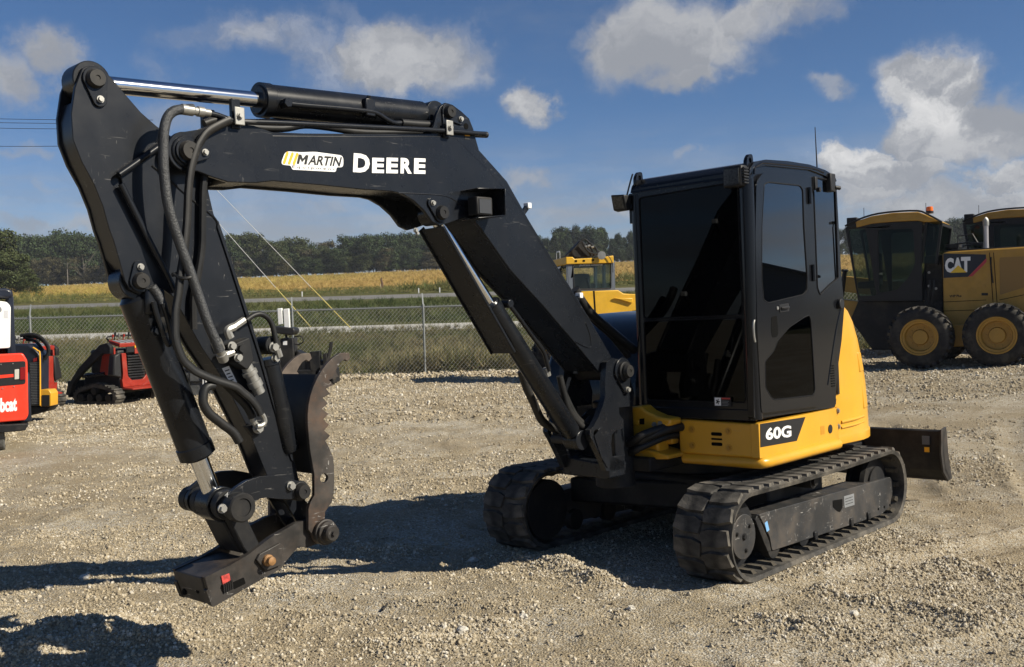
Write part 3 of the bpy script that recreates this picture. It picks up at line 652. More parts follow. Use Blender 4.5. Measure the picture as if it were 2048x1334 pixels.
for px in list(range(-40, 2090, 31)):     # lower trees and scrub along the edge of the wood
    if 1350 < px < 1680: continue
    q = px + random.uniform(-15, 15); k = random.choice(['green', 'brown', 'dark', 'brown'] if px < 1000 else ['green', 'dark'])
    tree(k, q, 326 + random.uniform(-2, 2), random.uniform(5, 9) * (1 if px < 900 else .7), random.uniform(.9, 1.3), 'at the wood edge ' + px_where(q), i); i += 1
for px, d, h, w, k, lab in [(-10, 150, 9.6, .95, 'green', 'leafy yellowish green tree standing closest at the far left edge'), (28, 146, 5.6, 1.2, 'green', 'rounded green bush at the left end of the bean field'), (-60, 152, 11, .9, 'dark', 'tall dark tree cut by the left edge of the picture'), (62, 143, 2.6, 1.4, 'green', 'small low shrub at the very end of the bean field')]:
    t = tree(k, px, d, h, w, '', i); t['label'] = lab; i += 1
(bx,) = [(-137.857, 16.038)]
bt = thing('bare_tree', (bx[0], 324, float(base_z(bx[0], 324))), 0, 'bare grey leafless tree in front of the dark wood on the left', 'tree', 'trees of the far wood beyond the field'); bt.scale = (13, 13, 12)
link(bpy.data.objects.new('trunk', trunk_mesh(77, True)), bt); link(bpy.data.objects.new('crown', crown_mesh(99, 7, .012, 'round', 2)), bt)

# ------------------------------------------------------------------ poles, wires, markers
def pole(px, d, h, label, r=.13):
    x = D_AT(px, d); z = float(base_z(x, d)); t = thing('utility_pole', (x, d, z), 0, label, 'utility pole')
    MB().cyl((0, 0, -.2), (0, 0, h), r, 10, r * .75).build('shaft', mat('weathered_wood', (.17, .15, .13), .85, var=.2), t)
    MB().bar((-1.1, -.14, h - .5), (1.1, -.14, h - .5), .1, .12).build('crossarm', MATS['weathered_wood'], t)
    for s in (-1, -.55, .95): MB().cyl((s, -.14, h - .44), (s, -.14, h - .26), .04, 8).build('insulator', GREYM, t)
    return t
pole(306, 40, 7.6, 'wooden utility pole hidden behind the upright digger arm', .11)
pole(140, 322, 7.5, 'thin pale pole in front of the wood at the left', .17)
def wire(name, a, b, sag, r, m, label, cat, group=None):
    a, b = Vector(a), Vector(b); P = [a.lerp(b, i / 24) - Vector((0, 0, sag * 4 * (i / 24) * (1 - i / 24))) for i in range(25)]
    return tag(MB().tube(P, r, 6, sub=1).build(name, m), label, cat, group)
WIRE = mat('wire_metal', (.05, .05, .055), .6)
for i, (yy, lab) in enumerate([(226, 'topmost of the four power lines left of the digger arm'), (233, 'second power line from the top left of the digger arm'), (246, 'third power line from the top left of the digger arm'), (281, 'lowest power line set apart left of the digger arm')]):
    (q,) = [[(-14.021, 9.615), (-14.026, 9.476), (-14.034, 9.259), (-14.058, 8.626)][i]]; (e,) = [[(-50.932, 15.75), (-50.945, 15.484), (-50.962, 15.158), (-51.029, 13.795)][i]]
    wire('power_line', (q[0], 40, q[1]), (e[0], 60, e[1]), .35, .011, WIRE, lab, 'power line', 'power lines to the pole')
for (g0, tt, lab) in [([(-5.301, 1.201)][0], [(-13.989, 9.416)][0], 'right hand guy wire slanting down past the boom'), ([(-6.617, 1.272)][0], [(-14.026, 8.426)][0], 'left hand guy wire slanting down beside the arm')]:
    a = Vector((tt[0], 40, tt[1])); b = Vector((g0[0], 33, float(base_z(g0[0], 33)))); b.z = g0[1]
    t = thing('guy_wire', b, 0, lab + ' with a yellow guard at its foot', 'guy wire', 'guy wires of the pole')
    MB().tube([a - b, (0, 0, 0)], .010, 6, sub=1).build('strand', mat('bright_strand', (.62, .62, .58), .5), t)
    d = (a - b).normalized(); MB().cyl(d * .02, d * 2.4, .019, 8).build('guard', mat('yellow_plastic', (.58, .48, .15), .4), t)
(q,) = [(-15.022, 4.562)]
sp = thing('stub_post', (q[0], 117, q[1]), 0, 'weathered leaning stub post at the edge of the golden field', 'post')
MB().tube([(0, 0, -.3), (.05, 0, .6), (-.06, 0, 1.0), (.02, 0, 1.25)], lambda t: .17 - .09 * t, 7).build('shaft', mat('old_post_wood', (.13, .075, .045), .9, var=.4, vscale=8), sp)
MB().cyl((-.1, -.1, -.1), (-.16, -.1, .55), .06, 7).build('splint', mat('pale_post_wood', (.45, .36, .22), .9), sp)
for px, py, lab in [(607, 591, 'small white road marker left of the thin guy wire foot'), (840, 580, 'small white road marker near the middle of the road'), (882, 583, 'small white road marker nearest the boom cylinder'), (1095, 572, 'small white road marker right of the boom')]:
    x = D_AT(px, 97); z = float(base_z(x, 97)); mk = thing('road_marker', (x, 97, z), 0, lab, 'road marker', 'white markers along the far road')
    MB().box((-.05, -.02, 0), (.05, .02, .5)).build('blade', WHITE, mk, bevel=.01); MB().box((-.02, .021, 0), (.02, .05, .45)).build('stake', GALV, mk)
# ------------------------------------------------------------------ the excavator (x forward, y to its left side, z up)
EX = thing('excavator', (1.35806, 7.28511, 0), R(46.7446 + 180), 'compact tracked excavator with long black boom, black cab and yellow body, nearest to the viewer', 'excavator')
EX.rotation_euler = (Matrix.Rotation(R(46.7446 + 180), 3, 'Z') @ Matrix.Rotation(R(1), 3, 'X')).to_euler()
NB = .14; NA = .075; NC = .165
P_FOOT = (1.158, 1.262); P_ARM = [(4.066, 2.38)][0]; P_ACR = [(4.418, 2.647)][0]; P_ACB = [(2.532, 2.735)][0]; P_BC = [(2.617, 2.194)][0]
P_BK = [(4.267, 1.835)][0]; P_LK = [(3.921, 0.852)][0]; P_HG = [(3.472, 0.661)][0]; P_LA = [(3.592, 0.869)][0]
def c3(p, y): return (p[0], y, p[1])
def mid(p, q, t): return (p[0] + (q[0] - p[0]) * t, p[1] + (q[1] - p[1]) * t)
def off(p, q, s):
    d = Vector((q[0] - p[0], q[1] - p[1])).normalized(); return (-d.y * s, d.x * s)
def pin_set(parent, p, y, r, q=None, rb=.02, m=None):
    """pin head with its keeper plate and bolt on a side face"""
    if q:
        MB().plate(capsule(p, q, r * 1.45, rb * 1.5), y, y + .010).build('retaining_plate', m or BLACK, parent, bevel=.002)
        bolt(c3(q, y + .010), rb * .55, (0, 1, 0), parent)
    b = MB().lathe(c3(p, y), (0, 1, 0), [(0, r * 1.12), (.016, r * 1.12), (.020, r * 1.05), (.028, r), (.034, r * .93), (.034, r * .30), (.030, r * .28), (.030, .001)], 28)
    return b.build('pin', m or DARK, parent, smooth=30)

# --- boom
def clip(out, f): return [p for p in out if f(p)]
boom_top = [(3.827, 2.528), (3.727, 2.529), (3.634, 2.51), (3.459, 2.523), (3.041, 2.566), (2.658, 2.61)]
lug_top = [(2.634, 2.659), (2.614, 2.714), (2.584, 2.762), (2.543, 2.786), (2.492, 2.782), (2.429, 2.755), (2.37, 2.722), (2.342, 2.669), (2.332, 2.634)]
boom_back = [(2.304, 2.555), (2.189, 2.472), (2.09, 2.399), (1.926, 2.196), (1.736, 1.977), (1.537, 1.763), (1.37, 1.567), (1.197, 1.36)]
foot = circ(P_FOOT, .062, 9, 60, 235)
boom_low = [(1.319, 1.26), (1.573, 1.48), (1.829, 1.692), (2.091, 1.894), (2.318, 2.125), (2.378, 2.174)]
lug_low = [(2.435, 2.18), (2.488, 2.164), (2.566, 2.139), (2.624, 2.126), (2.677, 2.145), (2.731, 2.202), (2.801, 2.249), (2.874, 2.278), (2.94, 2.286)]
boom_belly = [(3.134, 2.283), (3.384, 2.287), (3.643, 2.287), (3.737, 2.271), (3.872, 2.265), (3.954, 2.283), (4.017, 2.301)]
head = circ(P_ARM, .085, 14, -105, 105)
head_top = [(4.01, 2.479), (3.95, 2.505), (3.892, 2.521)]
boom_out = boom_top + lug_top + boom_back + foot + boom_low + lug_low + boom_belly + head + head_top
boom = MB().plate(boom_out, NB - .022, NB).plate(boom_out, -NB, -NB + .022).build('boom', BLACK, EX, bevel=.004)
core = boom_top + [(2.55, 2.611), (2.385, 2.561)] + boom_back + [(1.229, 1.33), (1.318, 1.273)] + boom_low + [(2.489, 2.233), (2.615, 2.268), (2.824, 2.281), (2.94, 2.286)] + [(3.134, 2.283), (3.384, 2.287), (3.643, 2.287), (3.737, 2.271), (3.838, 2.268), (3.86, 2.336), (3.86, 2.466)]
def inset(out, s):
    A = sum(out[i - 1][0] * out[i][1] - out[i][0] * out[i - 1][1] for i in range(len(out))); sg = 1 if A > 0 else -1; r = []
    for i in range(len(out)):
        a, p, b = Vector(out[i - 1]), Vector(out[i]), Vector(out[(i + 1) % len(out)])
        d1 = (p - a).normalized(); d2 = (b - p).normalized(); n = Vector((-(d1.y + d2.y), d1.x + d2.x)); n = n.normalized() if n.length > 1e-6 else Vector((0, 0))
        r.append(tuple(p + n * s * sg))
    return r
MB().plate(inset(core, .010), -NB + .021, NB - .021).build('boom_box', BLACK, boom, bevel=.004)
# flanges standing proud along the side plate, and weld seams
MB().tube(v3([(3.634, 2.492), (3.46, 2.509), (3.042, 2.551), (2.55, 2.603), (2.455, 2.586), (2.385, 2.542), (2.299, 2.488), (2.211, 2.429), (2.12, 2.36), (2.032, 2.287), (1.943, 2.189), (1.848, 2.08), (1.655, 1.857), (1.437, 1.618), (1.256, 1.419)], NB - .0016), .0026, 6, 4).build('weld_seam', BLACK, boom)
MB().tube(v3([(2.901, 2.281), (2.755, 2.286), (2.564, 2.285), (2.455, 2.238), (2.377, 2.194), (2.349, 2.138)], NB - .0005), .0036, 6, 4).build('weld_seam', BLACK, boom)
MB().tube(v3([(1.545, 1.466), (1.455, 1.432), (1.411, 1.424), (1.391, 1.438), (1.403, 1.506), (1.439, 1.578)], NB + .001), .004, 6, 4).build('weld_seam', BLACK, boom)
MB().cyl(c3(P_FOOT, -.19), c3(P_FOOT, .19), .055, 24).build('foot_boss', BLACK, boom, bevel=.004)
MB().cyl(c3(P_ARM, -.150), c3(P_ARM, .150), .068, 28).build('head_boss', BLACK, boom, bevel=.006)
pin_set(boom, P_ARM, .150, .039, [(3.99, 2.381)][0])
pin_set(boom, P_ACB, .141, .032, [(2.448, 2.707)][0])
pin_set(boom, P_BC, .141, .035, [(2.678, 2.241)][0])
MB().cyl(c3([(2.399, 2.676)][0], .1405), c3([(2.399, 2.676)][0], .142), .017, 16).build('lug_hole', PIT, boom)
# lettering and decals on the near face
pl = lambda y: (lambda u, v, w: (u, y + w, v))
qd = [(3.186, 2.364), (3.084, 2.367), (3.176, 2.457)]; lettering('boom_lettering', 'D', WHITE, boom, *qd, pl(NB), .002, bold=.045)
for i, ch in enumerate('EERE'):
    qd = [[(3.068, 2.369), (2.991, 2.374), (3.062, 2.445)], [(2.977, 2.375), (2.9, 2.38), (2.97, 2.454)], [(2.883, 2.381), (2.806, 2.386), (2.877, 2.461)], [(2.792, 2.387), (2.712, 2.392), (2.785, 2.468)]][i]
    lettering('boom_lettering', ch, WHITE, boom, *qd, pl(NB), .002, bold=.045)
dk = MB()
def blob_out(pts, r): return rnd(pts, r, 4)
dealer = MB().plate(blob_out([(3.6, 2.365), (3.57, 2.429), (3.518, 2.431), (3.485, 2.432), (3.406, 2.442), (3.24, 2.439), (3.243, 2.381), (3.284, 2.38), (3.288, 2.356), (3.538, 2.347), (3.543, 2.365)], .022), NB + .0008, NB + .0018).build('dealer_decal', WHITE, boom)
for (p, q) in ([(3.58, 2.375), (3.56, 2.421)], [(3.553, 2.375), (3.532, 2.421)], [(3.527, 2.375), (3.506, 2.421)]):
    MB().plate(capsule(p, q, .0068, .0068, 6), NB + .0019, NB + .0026).build('decal_stripe', ORNG, dealer)
(a, b, c) = [(3.512, 2.376), (3.457, 2.377), (3.498, 2.421)]
MB().plate([(a[0] + (b[0] - a[0]) * u + (c[0] - a[0]) * v, a[1] + (b[1] - a[1]) * u + (c[1] - a[1]) * v) for u, v in ((0, 0), (0, 1), (.27, 1), (.5, .58), (.73, 1), (1, 1), (1, 0), (.75, 0), (.75, .58), (.5, .2), (.25, .58), (.25, 0))], NB + .0019, NB + .0027).build('decal_letter', BLKV, dealer)
lettering('decal_name', 'ARTIN', BLKV, dealer, *[(3.451, 2.377), (3.257, 2.385), (3.442, 2.423)], pl(NB), .0026, bold=.028, shear=.15)
lettering('decal_subtitle', 'E q u i p m e n t', BLKV, dealer, *[(3.538, 2.352), (3.294, 2.36), (3.536, 2.367)], pl(NB), .0026)
wd = MB().plate([(2.412, 2.637), (2.374, 2.638), (2.375, 2.605), (2.413, 2.604)], NB + .0005, NB + .0015).build('warning_decal', BLKV, boom)
MB().plate([(2.412, 2.637), (2.374, 2.638), (2.374, 2.624), (2.412, 2.622)], NB + .0016, NB + .0022).build('decal_header', ORNG, wd)
# work light in its guard box
g = MB(); a, b, c, d = [(2.458, 2.319), (2.245, 2.333), (2.251, 2.185), (2.464, 2.162)]
g.plate([a, b, c, d], .15, .156); 
g.bar(c3(a, .15), c3(a, .30), .006, .004); guard = MB()
for p, q in ((a, b), (b, c), (c, d)): guard.bar((p[0], .205, p[1]), (q[0], .205, q[1]), .007, .13, (0, 1, 0))
guard = guard.build('light_guard', BLACK, boom, bevel=.003)
wl = MB().box((d[0] - .02, .17, d[1] + .02), (d[0] - .14, .245, d[1] + .12)).build('work_light', DARK, boom, bevel=.008)
MB().box((d[0] - .035, .2455, d[1] + .03), (d[0] - .125, .249, d[1] + .105)).build('light_lens', mat('dark_lens', (.05, .05, .05), .15), wl)
bolt(c3([(2.367, 2.262)][0], .157), .010, (0, 1, 0), boom)
for q in [(1.793, 2.293), (1.342, 1.753)]: MB().box((q[0] - .016, .0, q[1] - .02), (q[0] + .016, .04, q[1] + .014)).build('hose_clip', WHITE, boom, bevel=.004); MB().bar((q[0] + .01, .02, q[1] - .015), (q[0] + .075, .02, q[1] - .075), .03, .016, (0, 1, 0)).build('clip_bracket', BLACK, boom)
# pipes running along the top of the boom
pipe1 = MB().tube(v3([(4.013, 2.555), (3.969, 2.552), (3.921, 2.549), (3.861, 2.537), (3.812, 2.534), (3.631, 2.551), (3.349, 2.572), (2.979, 2.6), (2.563, 2.631), (2.346, 2.641), (2.268, 2.646)], .155), .013, 10, 3).build('boom_pipe', BLACK, EX)
MB().tube(v3([(3.931, 2.527), (3.852, 2.554), (3.727, 2.538), (3.527, 2.551), (3.4, 2.582), (3.254, 2.587), (3.039, 2.586), (2.634, 2.63), (2.158, 2.668)], .06), .018, 10, 4).build('boom_hose', RUBBER, EX)
MB().tube(v3([(3.844, 2.544), (3.65, 2.582), (3.372, 2.622), (3.006, 2.639), (2.449, 2.681), (2.137, 2.693)], -.06), .016, 10, 4).build('boom_hose', RUBBER, EX)
for q in [(3.823, 2.559), (2.555, 2.65)]:
    k = MB().box((q[0] - .022, .128, q[1] - .055), (q[0] + .022, .150, q[1] + .075)).build('pipe_bracket', BLACK, boom, bevel=.003)
    MB().box((q[0] - .026, .169, q[1] - .045), (q[0] + .024, .178, q[1] + .035)).build('clamp_plate', STEEL, k, bevel=.004); bolt((q[0], .178, q[1] - .005), .011, (0, 1, 0), k, name='clamp_bolt')
q = [(3.815, 2.581)][0]; MB().box((q[0] - .03, -.12, q[1] - .10), (q[0] + .03, -.09, q[1] + .05)).build('pipe_bracket', BLACK, boom, bevel=.003)

# --- cylinders
def cylinder(name, p, q, t0, r, rr, y=0., tail=True, mrod=CHROME):
    """p = rod eye, q = barrel eye, t0 = where the barrel starts (fraction from p)"""
    a, b = c3(p, y), c3(q, y); A, B = Vector(a), Vector(b); d = (B - A).normalized(); s = A.lerp(B, t0)
    e = B - d * .055
    cy = MB().lathe(s, d, [(0, rr * 1.15), (0, r * 1.06), (.05, r * 1.06), (.054, r), ((e - s).length - .02, r), ((e - s).length, r * .8)], 32).build(name, CYLB, EX, smooth=35)
    MB().lathe(s - d * .012, d, [(0, rr * 1.05), (0, r * .8), (.013, r * .9)], 28).build('gland', CYLB, cy)
    MB().cyl(A + d * .04, s + d * .02, rr, 28).build('rod', mrod, cy)
    MB().cyl((a[0], y - .055, a[2]), (a[0], y + .055, a[2]), r * 1.02, 28).build('rod_eye', CYLB, cy, bevel=.004)
    MB().cyl((b[0], y - .055, b[2]), (b[0], y + .055, b[2]), r * 1.02, 28).build('barrel_eye', CYLB, cy, bevel=.004)
    return cy, d
acy, d = cylinder('arm_cylinder', P_ACR, P_ACB, 0.43, .077, .036)
MB().tube(v3([(3.521, 2.664), (3.418, 2.668), (3.183, 2.682), (3.024, 2.687), (2.97, 2.681), (2.915, 2.66), (2.866, 2.648), (2.805, 2.656)], .09), .014, 10, 3).build('cylinder_pipe', CYLB, acy)
MB().tube(v3([(2.819, 2.654), (2.695, 2.661), (2.595, 2.669)], .09), .022, 10, 3).build('cylinder_sleeve', RUBBER, acy)
q = [(3.521, 2.664)][0]; MB().cyl(c3(q, .05), c3(q, .115), .024, 6).build('port', CYLB, acy, bevel=.003)
q = [(3.022, 2.713)][0]; MB().box((q[0] - .03, .05, q[1] - .05), (q[0] + .03, .10, q[1] + .04)).build('pipe_clip', CYLB, acy, bevel=.006); bolt((q[0], .085, q[1] + .04), .011, (0, .2, 1), acy, CYLB)
MB().tube(v3([(2.947, 2.67), (2.866, 2.654), (2.746, 2.662), (2.457, 2.711)], -.05), .02, 9, 4).build('cylinder_hose', RUBBER, acy)
bky, d = cylinder('bucket_cylinder', P_LK, P_BK, 0.2271, .075, .040)
q = [(4.217, 1.755)][0]
MB().box((q[0] - .05, .045, q[1] - .06), (q[0] + .035, .10, q[1] + .05)).build('port', CYLB, bky, bevel=.012)
MB().tube(v3([(4.233, 1.749), (4.222, 1.7), (4.203, 1.639), (4.185, 1.583), (4.174, 1.566), (4.16, 1.586), (4.167, 1.638), (4.178, 1.69), (4.192, 1.74)], .12), .011, 8, 4).build('cylinder_pipe', CYLB, bky)
MB().tube(v3([(4.227, 1.812), (4.204, 1.779), (4.186, 1.739), (4.175, 1.687)], .10), .019, 10, 4).build('cylinder_hose', HOSEG, bky)
MB().cyl(c3([(4.177, 1.687)][0], .10), c3([(4.157, 1.624)][0], .10), .018, 8).build('hose_fitting', STEEL, bky)
bolt(c3([(4.213, 1.626)][0], .09), .016, (0, 1, 0), bky, CYLB, 'clamp_bolt')
P_BB = [(1.507, 0.86)][0]
bcy, d = cylinder('boom_cylinder', P_BC, P_BB, 0.3657, .060, .034, .08)
a, b = Vector(c3([(2.603, 2.122)][0], .05)), Vector(c3([(2.086, 1.424)][0], .05)); gd = MB(); gu = Vector((d.z, 0, -d.x)); gu = gu if gu.x < 0 else -gu
gd.bar(a, b, .176, .008, gu); gd.bar(a + gu * .007 + Vector((0, .087, 0)), b + gu * .007 + Vector((0, .087, 0)), .008, .016, gu); gd.bar(a + gu * .007 - Vector((0, .087, 0)), b + gu * .007 - Vector((0, .087, 0)), .008, .045, gu)
gd.build('rod_guard', BLACK, bcy, bevel=.003)
bolt(c3([(2.749, 2.102)][0], .085), .010, (0, 1, 0), bcy); bolt(c3([(2.739, 2.087)][0], .085), .008, (0, 1, 0), bcy)
MB().tube(v3([(2.086, 1.693), (2.017, 1.625), (1.923, 1.527), (1.818, 1.42), (1.793, 1.362), (1.773, 1.302)], .12), .013, 10, 4).build('cylinder_pipe', CYLB, bcy)
q = [(2.11, 1.706)][0]; MB().cyl(c3(q, .08), c3(q, .15), .026, 8).build('port', CYLB, bcy, bevel=.004)
MB().cyl(c3([(1.782, 1.32)][0], .10), c3([(1.766, 1.272)][0], .10), .022, 8).build('hose_fitting', STEEL, bcy)

# --- arm
arm_out = [(4.416, 2.703), (4.383, 2.698), (4.343, 2.66), (4.295, 2.608), (4.227, 2.538), (4.163, 2.49), (4.102, 2.455), (4.022, 2.427), (3.96, 2.39), (3.944, 2.316), (3.935, 2.243), (3.912, 2.133), (3.866, 2.015), (3.836, 1.938), (3.762, 1.705), (3.7, 1.499), (3.63, 1.254), (3.572, 1.093), (3.532, 0.917), (3.505, 0.812), (3.429, 0.719)] + circ(P_HG, .052, 10, 110, 290) + [(3.484, 0.626), (3.543, 0.696), (3.6, 0.799), (3.646, 0.864), (3.701, 0.948), (3.786, 1.169), (3.889, 1.377), (3.93, 1.446), (3.998, 1.547), (4.064, 1.668), (4.122, 1.771), (4.161, 1.799), (4.195, 1.807), (4.228, 1.799), (4.268, 1.781), (4.31, 1.801), (4.33, 1.838), (4.351, 1.929), (4.369, 1.999), (4.386, 2.049), (4.407, 2.138), (4.44, 2.226), (4.485, 2.311), (4.515, 2.396), (4.517, 2.496), (4.497, 2.604), (4.464, 2.685), (4.442, 2.697)]
hole = circ([(4.345, 2.241)][0], .024, 12)
arm = MB().plate(arm_out, NA - .018, NA, holes=[hole]).plate(arm_out, -NA, -NA + .018, holes=[hole]).build('arm', ARMB, EX, bevel=.004)
core = [(4.39, 2.583), (4.296, 2.572), (4.228, 2.507), (4.164, 2.469), (4.102, 2.44), (4.022, 2.416), (3.965, 2.39), (3.948, 2.316), (3.939, 2.243), (3.917, 2.133), (3.87, 2.015), (3.841, 1.938), (3.767, 1.705), (3.706, 1.499), (3.636, 1.254), (3.577, 1.093), (3.537, 0.918), (3.521, 0.833), (3.567, 0.794), (3.646, 0.876), (3.696, 0.952), (3.781, 1.173), (3.884, 1.381), (3.925, 1.45), (3.993, 1.551), (4.059, 1.672), (4.117, 1.775), (4.157, 1.809), (4.197, 1.87), (4.234, 1.921), (4.317, 1.879), (4.347, 1.935), (4.365, 2.004), (4.382, 2.053), (4.401, 2.139), (4.434, 2.228), (4.477, 2.316), (4.505, 2.399), (4.508, 2.481), (4.489, 2.554)]
MB().plate(core, -NA + .017, NA - .017).build('arm_box', ARMB, arm, bevel=.003)
MB().cyl(c3(P_HG, -NA - .03), c3(P_HG, NA + .03), .05, 28).build('tip_boss', DARK, arm, bevel=.004)
pin_set(arm, P_ACR, NA + .001, .035, [(4.403, 2.566)][0])
pin_set(arm, P_BK, NA + .001, .032, [(4.266, 1.893)][0])
MB().tube(v3([(4.19, 2.319), (4.12, 2.27), (4.02, 2.192), (3.913, 2.118), (3.895, 2.08)], NA + .001), .005, 6, 3).build('weld_seam', ARMB, arm)
MB().plate([(3.894, 2.102), (3.872, 2.037), (3.844, 1.938), (3.77, 1.705), (3.706, 1.499), (3.638, 1.255), (3.583, 1.094), (3.554, 0.99), (3.572, 1.004), (3.652, 1.249), (3.719, 1.496), (3.783, 1.7), (3.856, 1.934), (3.902, 2.075)], NA, NA + .008).build('edge_strip', ARMB, arm, bevel=.002)
lab = MB().plate([(3.906, 1.451), (3.871, 1.46), (3.834, 1.384), (3.867, 1.38)], NA + .0005, NA + .0015).build('serial_sticker', WHITE, arm)
for i in range(4):
    f = .2 + i * .2; pts = [(3.906, 1.451), (3.871, 1.46), (3.834, 1.384), (3.867, 1.38)]; a = mid(pts[0], pts[3], f); b = mid(pts[1], pts[2], f); a, b = mid(a, b, .15), mid(a, b, .8 - .1 * (i % 2))
    MB().bar(c3(a, NA + .002), c3(b, NA + .002), .005, .0008, (0, 1, 0)).build('sticker_print', BLKV, lab)
MB().tube(v3([(4.346, 2.266), (4.274, 2.318), (4.166, 2.398), (4.116, 2.424)], .10), .014, 10, 3).build('arm_pipe', ARMB, EX)
MB().tube(v3([(4.339, 2.228), (4.318, 2.185), (4.268, 2.082), (4.222, 1.987), (4.14, 1.824), (4.128, 1.784)], .10), .013, 10, 3).build('arm_pipe', ARMB, EX)
# valve block with its fittings
vb = MB().plate(rnd([(3.896, 1.553), (3.805, 1.584), (3.787, 1.481), (3.824, 1.437), (3.882, 1.478)], .012), NA, NA + .075).build('valve_block', DARK, arm, bevel=.005)
for q in [(3.899, 1.548), (3.871, 1.497)]: bolt(c3(q, NA + .075), .015, (0, 1, 0), vb, name='plug')
bolt(c3([(3.857, 1.535)][0], NA + .075), .018, (0, 1, 0), vb, DARK, 'plug')
a, b = [(3.821, 1.479), (3.779, 1.392)]; vc = MB().lathe(c3(a, .12), Vector(c3(b, 0)) - Vector(c3(a, 0)), [(0, .026), (.05, .026), (.052, .034), (.07, .034), (.072, .028), (.10, .028), (.102, .033), (.13, .033), (.132, .026), (.165, .026)], 20).build('cartridge', STEEL, vb)
MB().tube(v3([(3.946, 1.509), (3.924, 1.512), (3.892, 1.522)], .15), .017, 8, 2).build('elbow', STEEL, vb)
MB().tube(v3([(3.896, 1.583), (3.907, 1.609), (3.902, 1.622), (3.874, 1.632)], .14), .019, 8, 3).build('elbow', STEEL, vb)
MB().cyl(c3([(3.877, 1.63)][0], .14), c3([(3.819, 1.659)][0], .13), .017, 8).build('elbow', STEEL, vb)
th = MB().tube(v3([(3.8, 1.659), (3.761, 1.68), (3.722, 1.684), (3.684, 1.661), (3.664, 1.622), (3.653, 1.564), (3.647, 1.519), (3.64, 1.5)], .12), .0125, 10, 5).build('arm_hose', RUBBER, EX)
MB().cyl(c3([(3.647, 1.523)][0], .12), c3([(3.635, 1.486)][0], .12), .016, 8).build('hose_fitting', STEEL, th)

# --- thumb cylinder, links, hitch
P_T0, P_T1 = [(3.58, 1.545), (3.359, 1.118)]
tc = MB().lathe(c3([(3.657, 1.483)][0], .06), Vector(c3([(3.6, 1.213)][0], 0)) - Vector(c3([(3.657, 1.483)][0], 0)), [(0, .02), (0, .048), (.03, .05), (.034, .046), (.43, .046), (.45, .04)], 24).build('thumb_cylinder', CYLB, EX)
MB().cyl(c3([(3.659, 1.542)][0], .0), c3([(3.659, 1.542)][0], .11), .042, 20).build('barrel_eye', DARK, tc, bevel=.004); bolt(c3([(3.662, 1.533)][0], .11), .018, (0, 1, 0), tc)
bolt(c3([(3.649, 1.482)][0], .10), .016, (0, 1, 0), tc, name='port')
link_out = [(3.968, 0.903), (3.946, 0.921), (3.918, 0.937), (3.871, 0.956), (3.802, 0.966), (3.728, 0.96), (3.65, 0.937), (3.599, 0.914)] + circ(P_LA, .048, 9, 95, 260) + [(3.627, 0.838), (3.706, 0.851), (3.773, 0.868), (3.806, 0.869), (3.84, 0.855), (3.863, 0.83)] + circ(P_LK, .058, 9, -75, 105)
for s in (1, -1):
    k = MB().plate(link_out, s * .150, s * .175).build('side_link', ARMB, EX, bevel=.005)
    pin_set(k, P_LA, .176, .034) if s > 0 else None
MB().cyl(c3(P_LA, -.18), c3(P_LA, .18), .045, 24).build('link_pin', DARK, EX, bevel=.004)
bolt(c3([(3.647, 0.902)][0], .176), .016, (0, 1, 0), EX, STEEL)
lp = MB().lathe(c3(P_LK, -.235), (0, 1, 0), [(0, .02), (0, .056), (.05, .056), (.052, .046), (.12, .046), (.122, .066), (.16, .066), (.162, .056), (.30, .056), (.302, .066), (.345, .066), (.347, .050), (.405, .050), (.408, .064), (.452, .064), (.458, .058), (.458, .040), (.452, .038), (.452, .008)], 32).build('knuckle_pin', DARK, EX, smooth=30)
bolt(c3([(3.882, 0.861)][0], .18), .016, (0, 1, 0), lp); bolt(c3([(4.016, 0.863)][0], .21), .015, (0, 1, 0), lp)
hl = MB()
hout = [(3.932, 0.798), (3.872, 0.801), (3.842, 0.796), (3.812, 0.728), (3.777, 0.65), (3.791, 0.603), (3.839, 0.613), (3.866, 0.656), (3.9, 0.729)]
hl.plate(hout, .07, .115).plate(hout, -.115, -.07); hl.plate([(3.933, 0.776), (3.878, 0.789), (3.803, 0.644), (3.844, 0.618), (3.887, 0.682)], -.07, .07)
hl.build('h_link', DARK, EX, bevel=.008)
hitch_out = rnd([(4.077, 0.57), (3.942, 0.599), (3.859, 0.624), (3.736, 0.681), (3.596, 0.722), (3.538, 0.725), (3.476, 0.724)], .01)[:-1] + circ(P_HG, .06, 9, 100, 260) + rnd([(3.537, 0.599), (3.595, 0.611), (3.673, 0.55), (3.692, 0.529), (3.847, 0.489), (4.04, 0.435), (4.067, 0.516)], .01)
hitch = MB().plate(hitch_out, .112, .140).plate(hitch_out, -.140, -.112).build('quick_hitch', WORN, EX, bevel=.005)
MB().plate(inset(rnd([(4.077, 0.57), (3.942, 0.599), (3.842, 0.612), (3.794, 0.524), (3.847, 0.489), (4.04, 0.435), (4.067, 0.516)], .012), .004), -.113, .113).build('nose_box', WORN, hitch, bevel=.006)
MB().plate([(3.807, 0.621), (3.701, 0.65), (3.684, 0.633), (3.7, 0.55), (3.782, 0.54), (3.825, 0.598)], .141, .157).build('cover_plate', WORN, hitch, bevel=.003)
MB().lathe(c3([(3.771, 0.587)][0], .157), (0, 1, 0), [(0, .026), (.014, .026), (.02, .019), (.04, .019), (.043, .012)], 14).build('cover_bolt', RUST, hitch, smooth=30)
for i in range(5):
    a = mid([(3.982, 0.506)][0], [(3.943, 0.516)][0], i / 4); MB().bar((a[0], .1405, a[1] - .02), (a[0] + .008, .150, a[1] + .018), .007, .012, (0, 1, 0)).build('spring_coil', DARK, hitch)
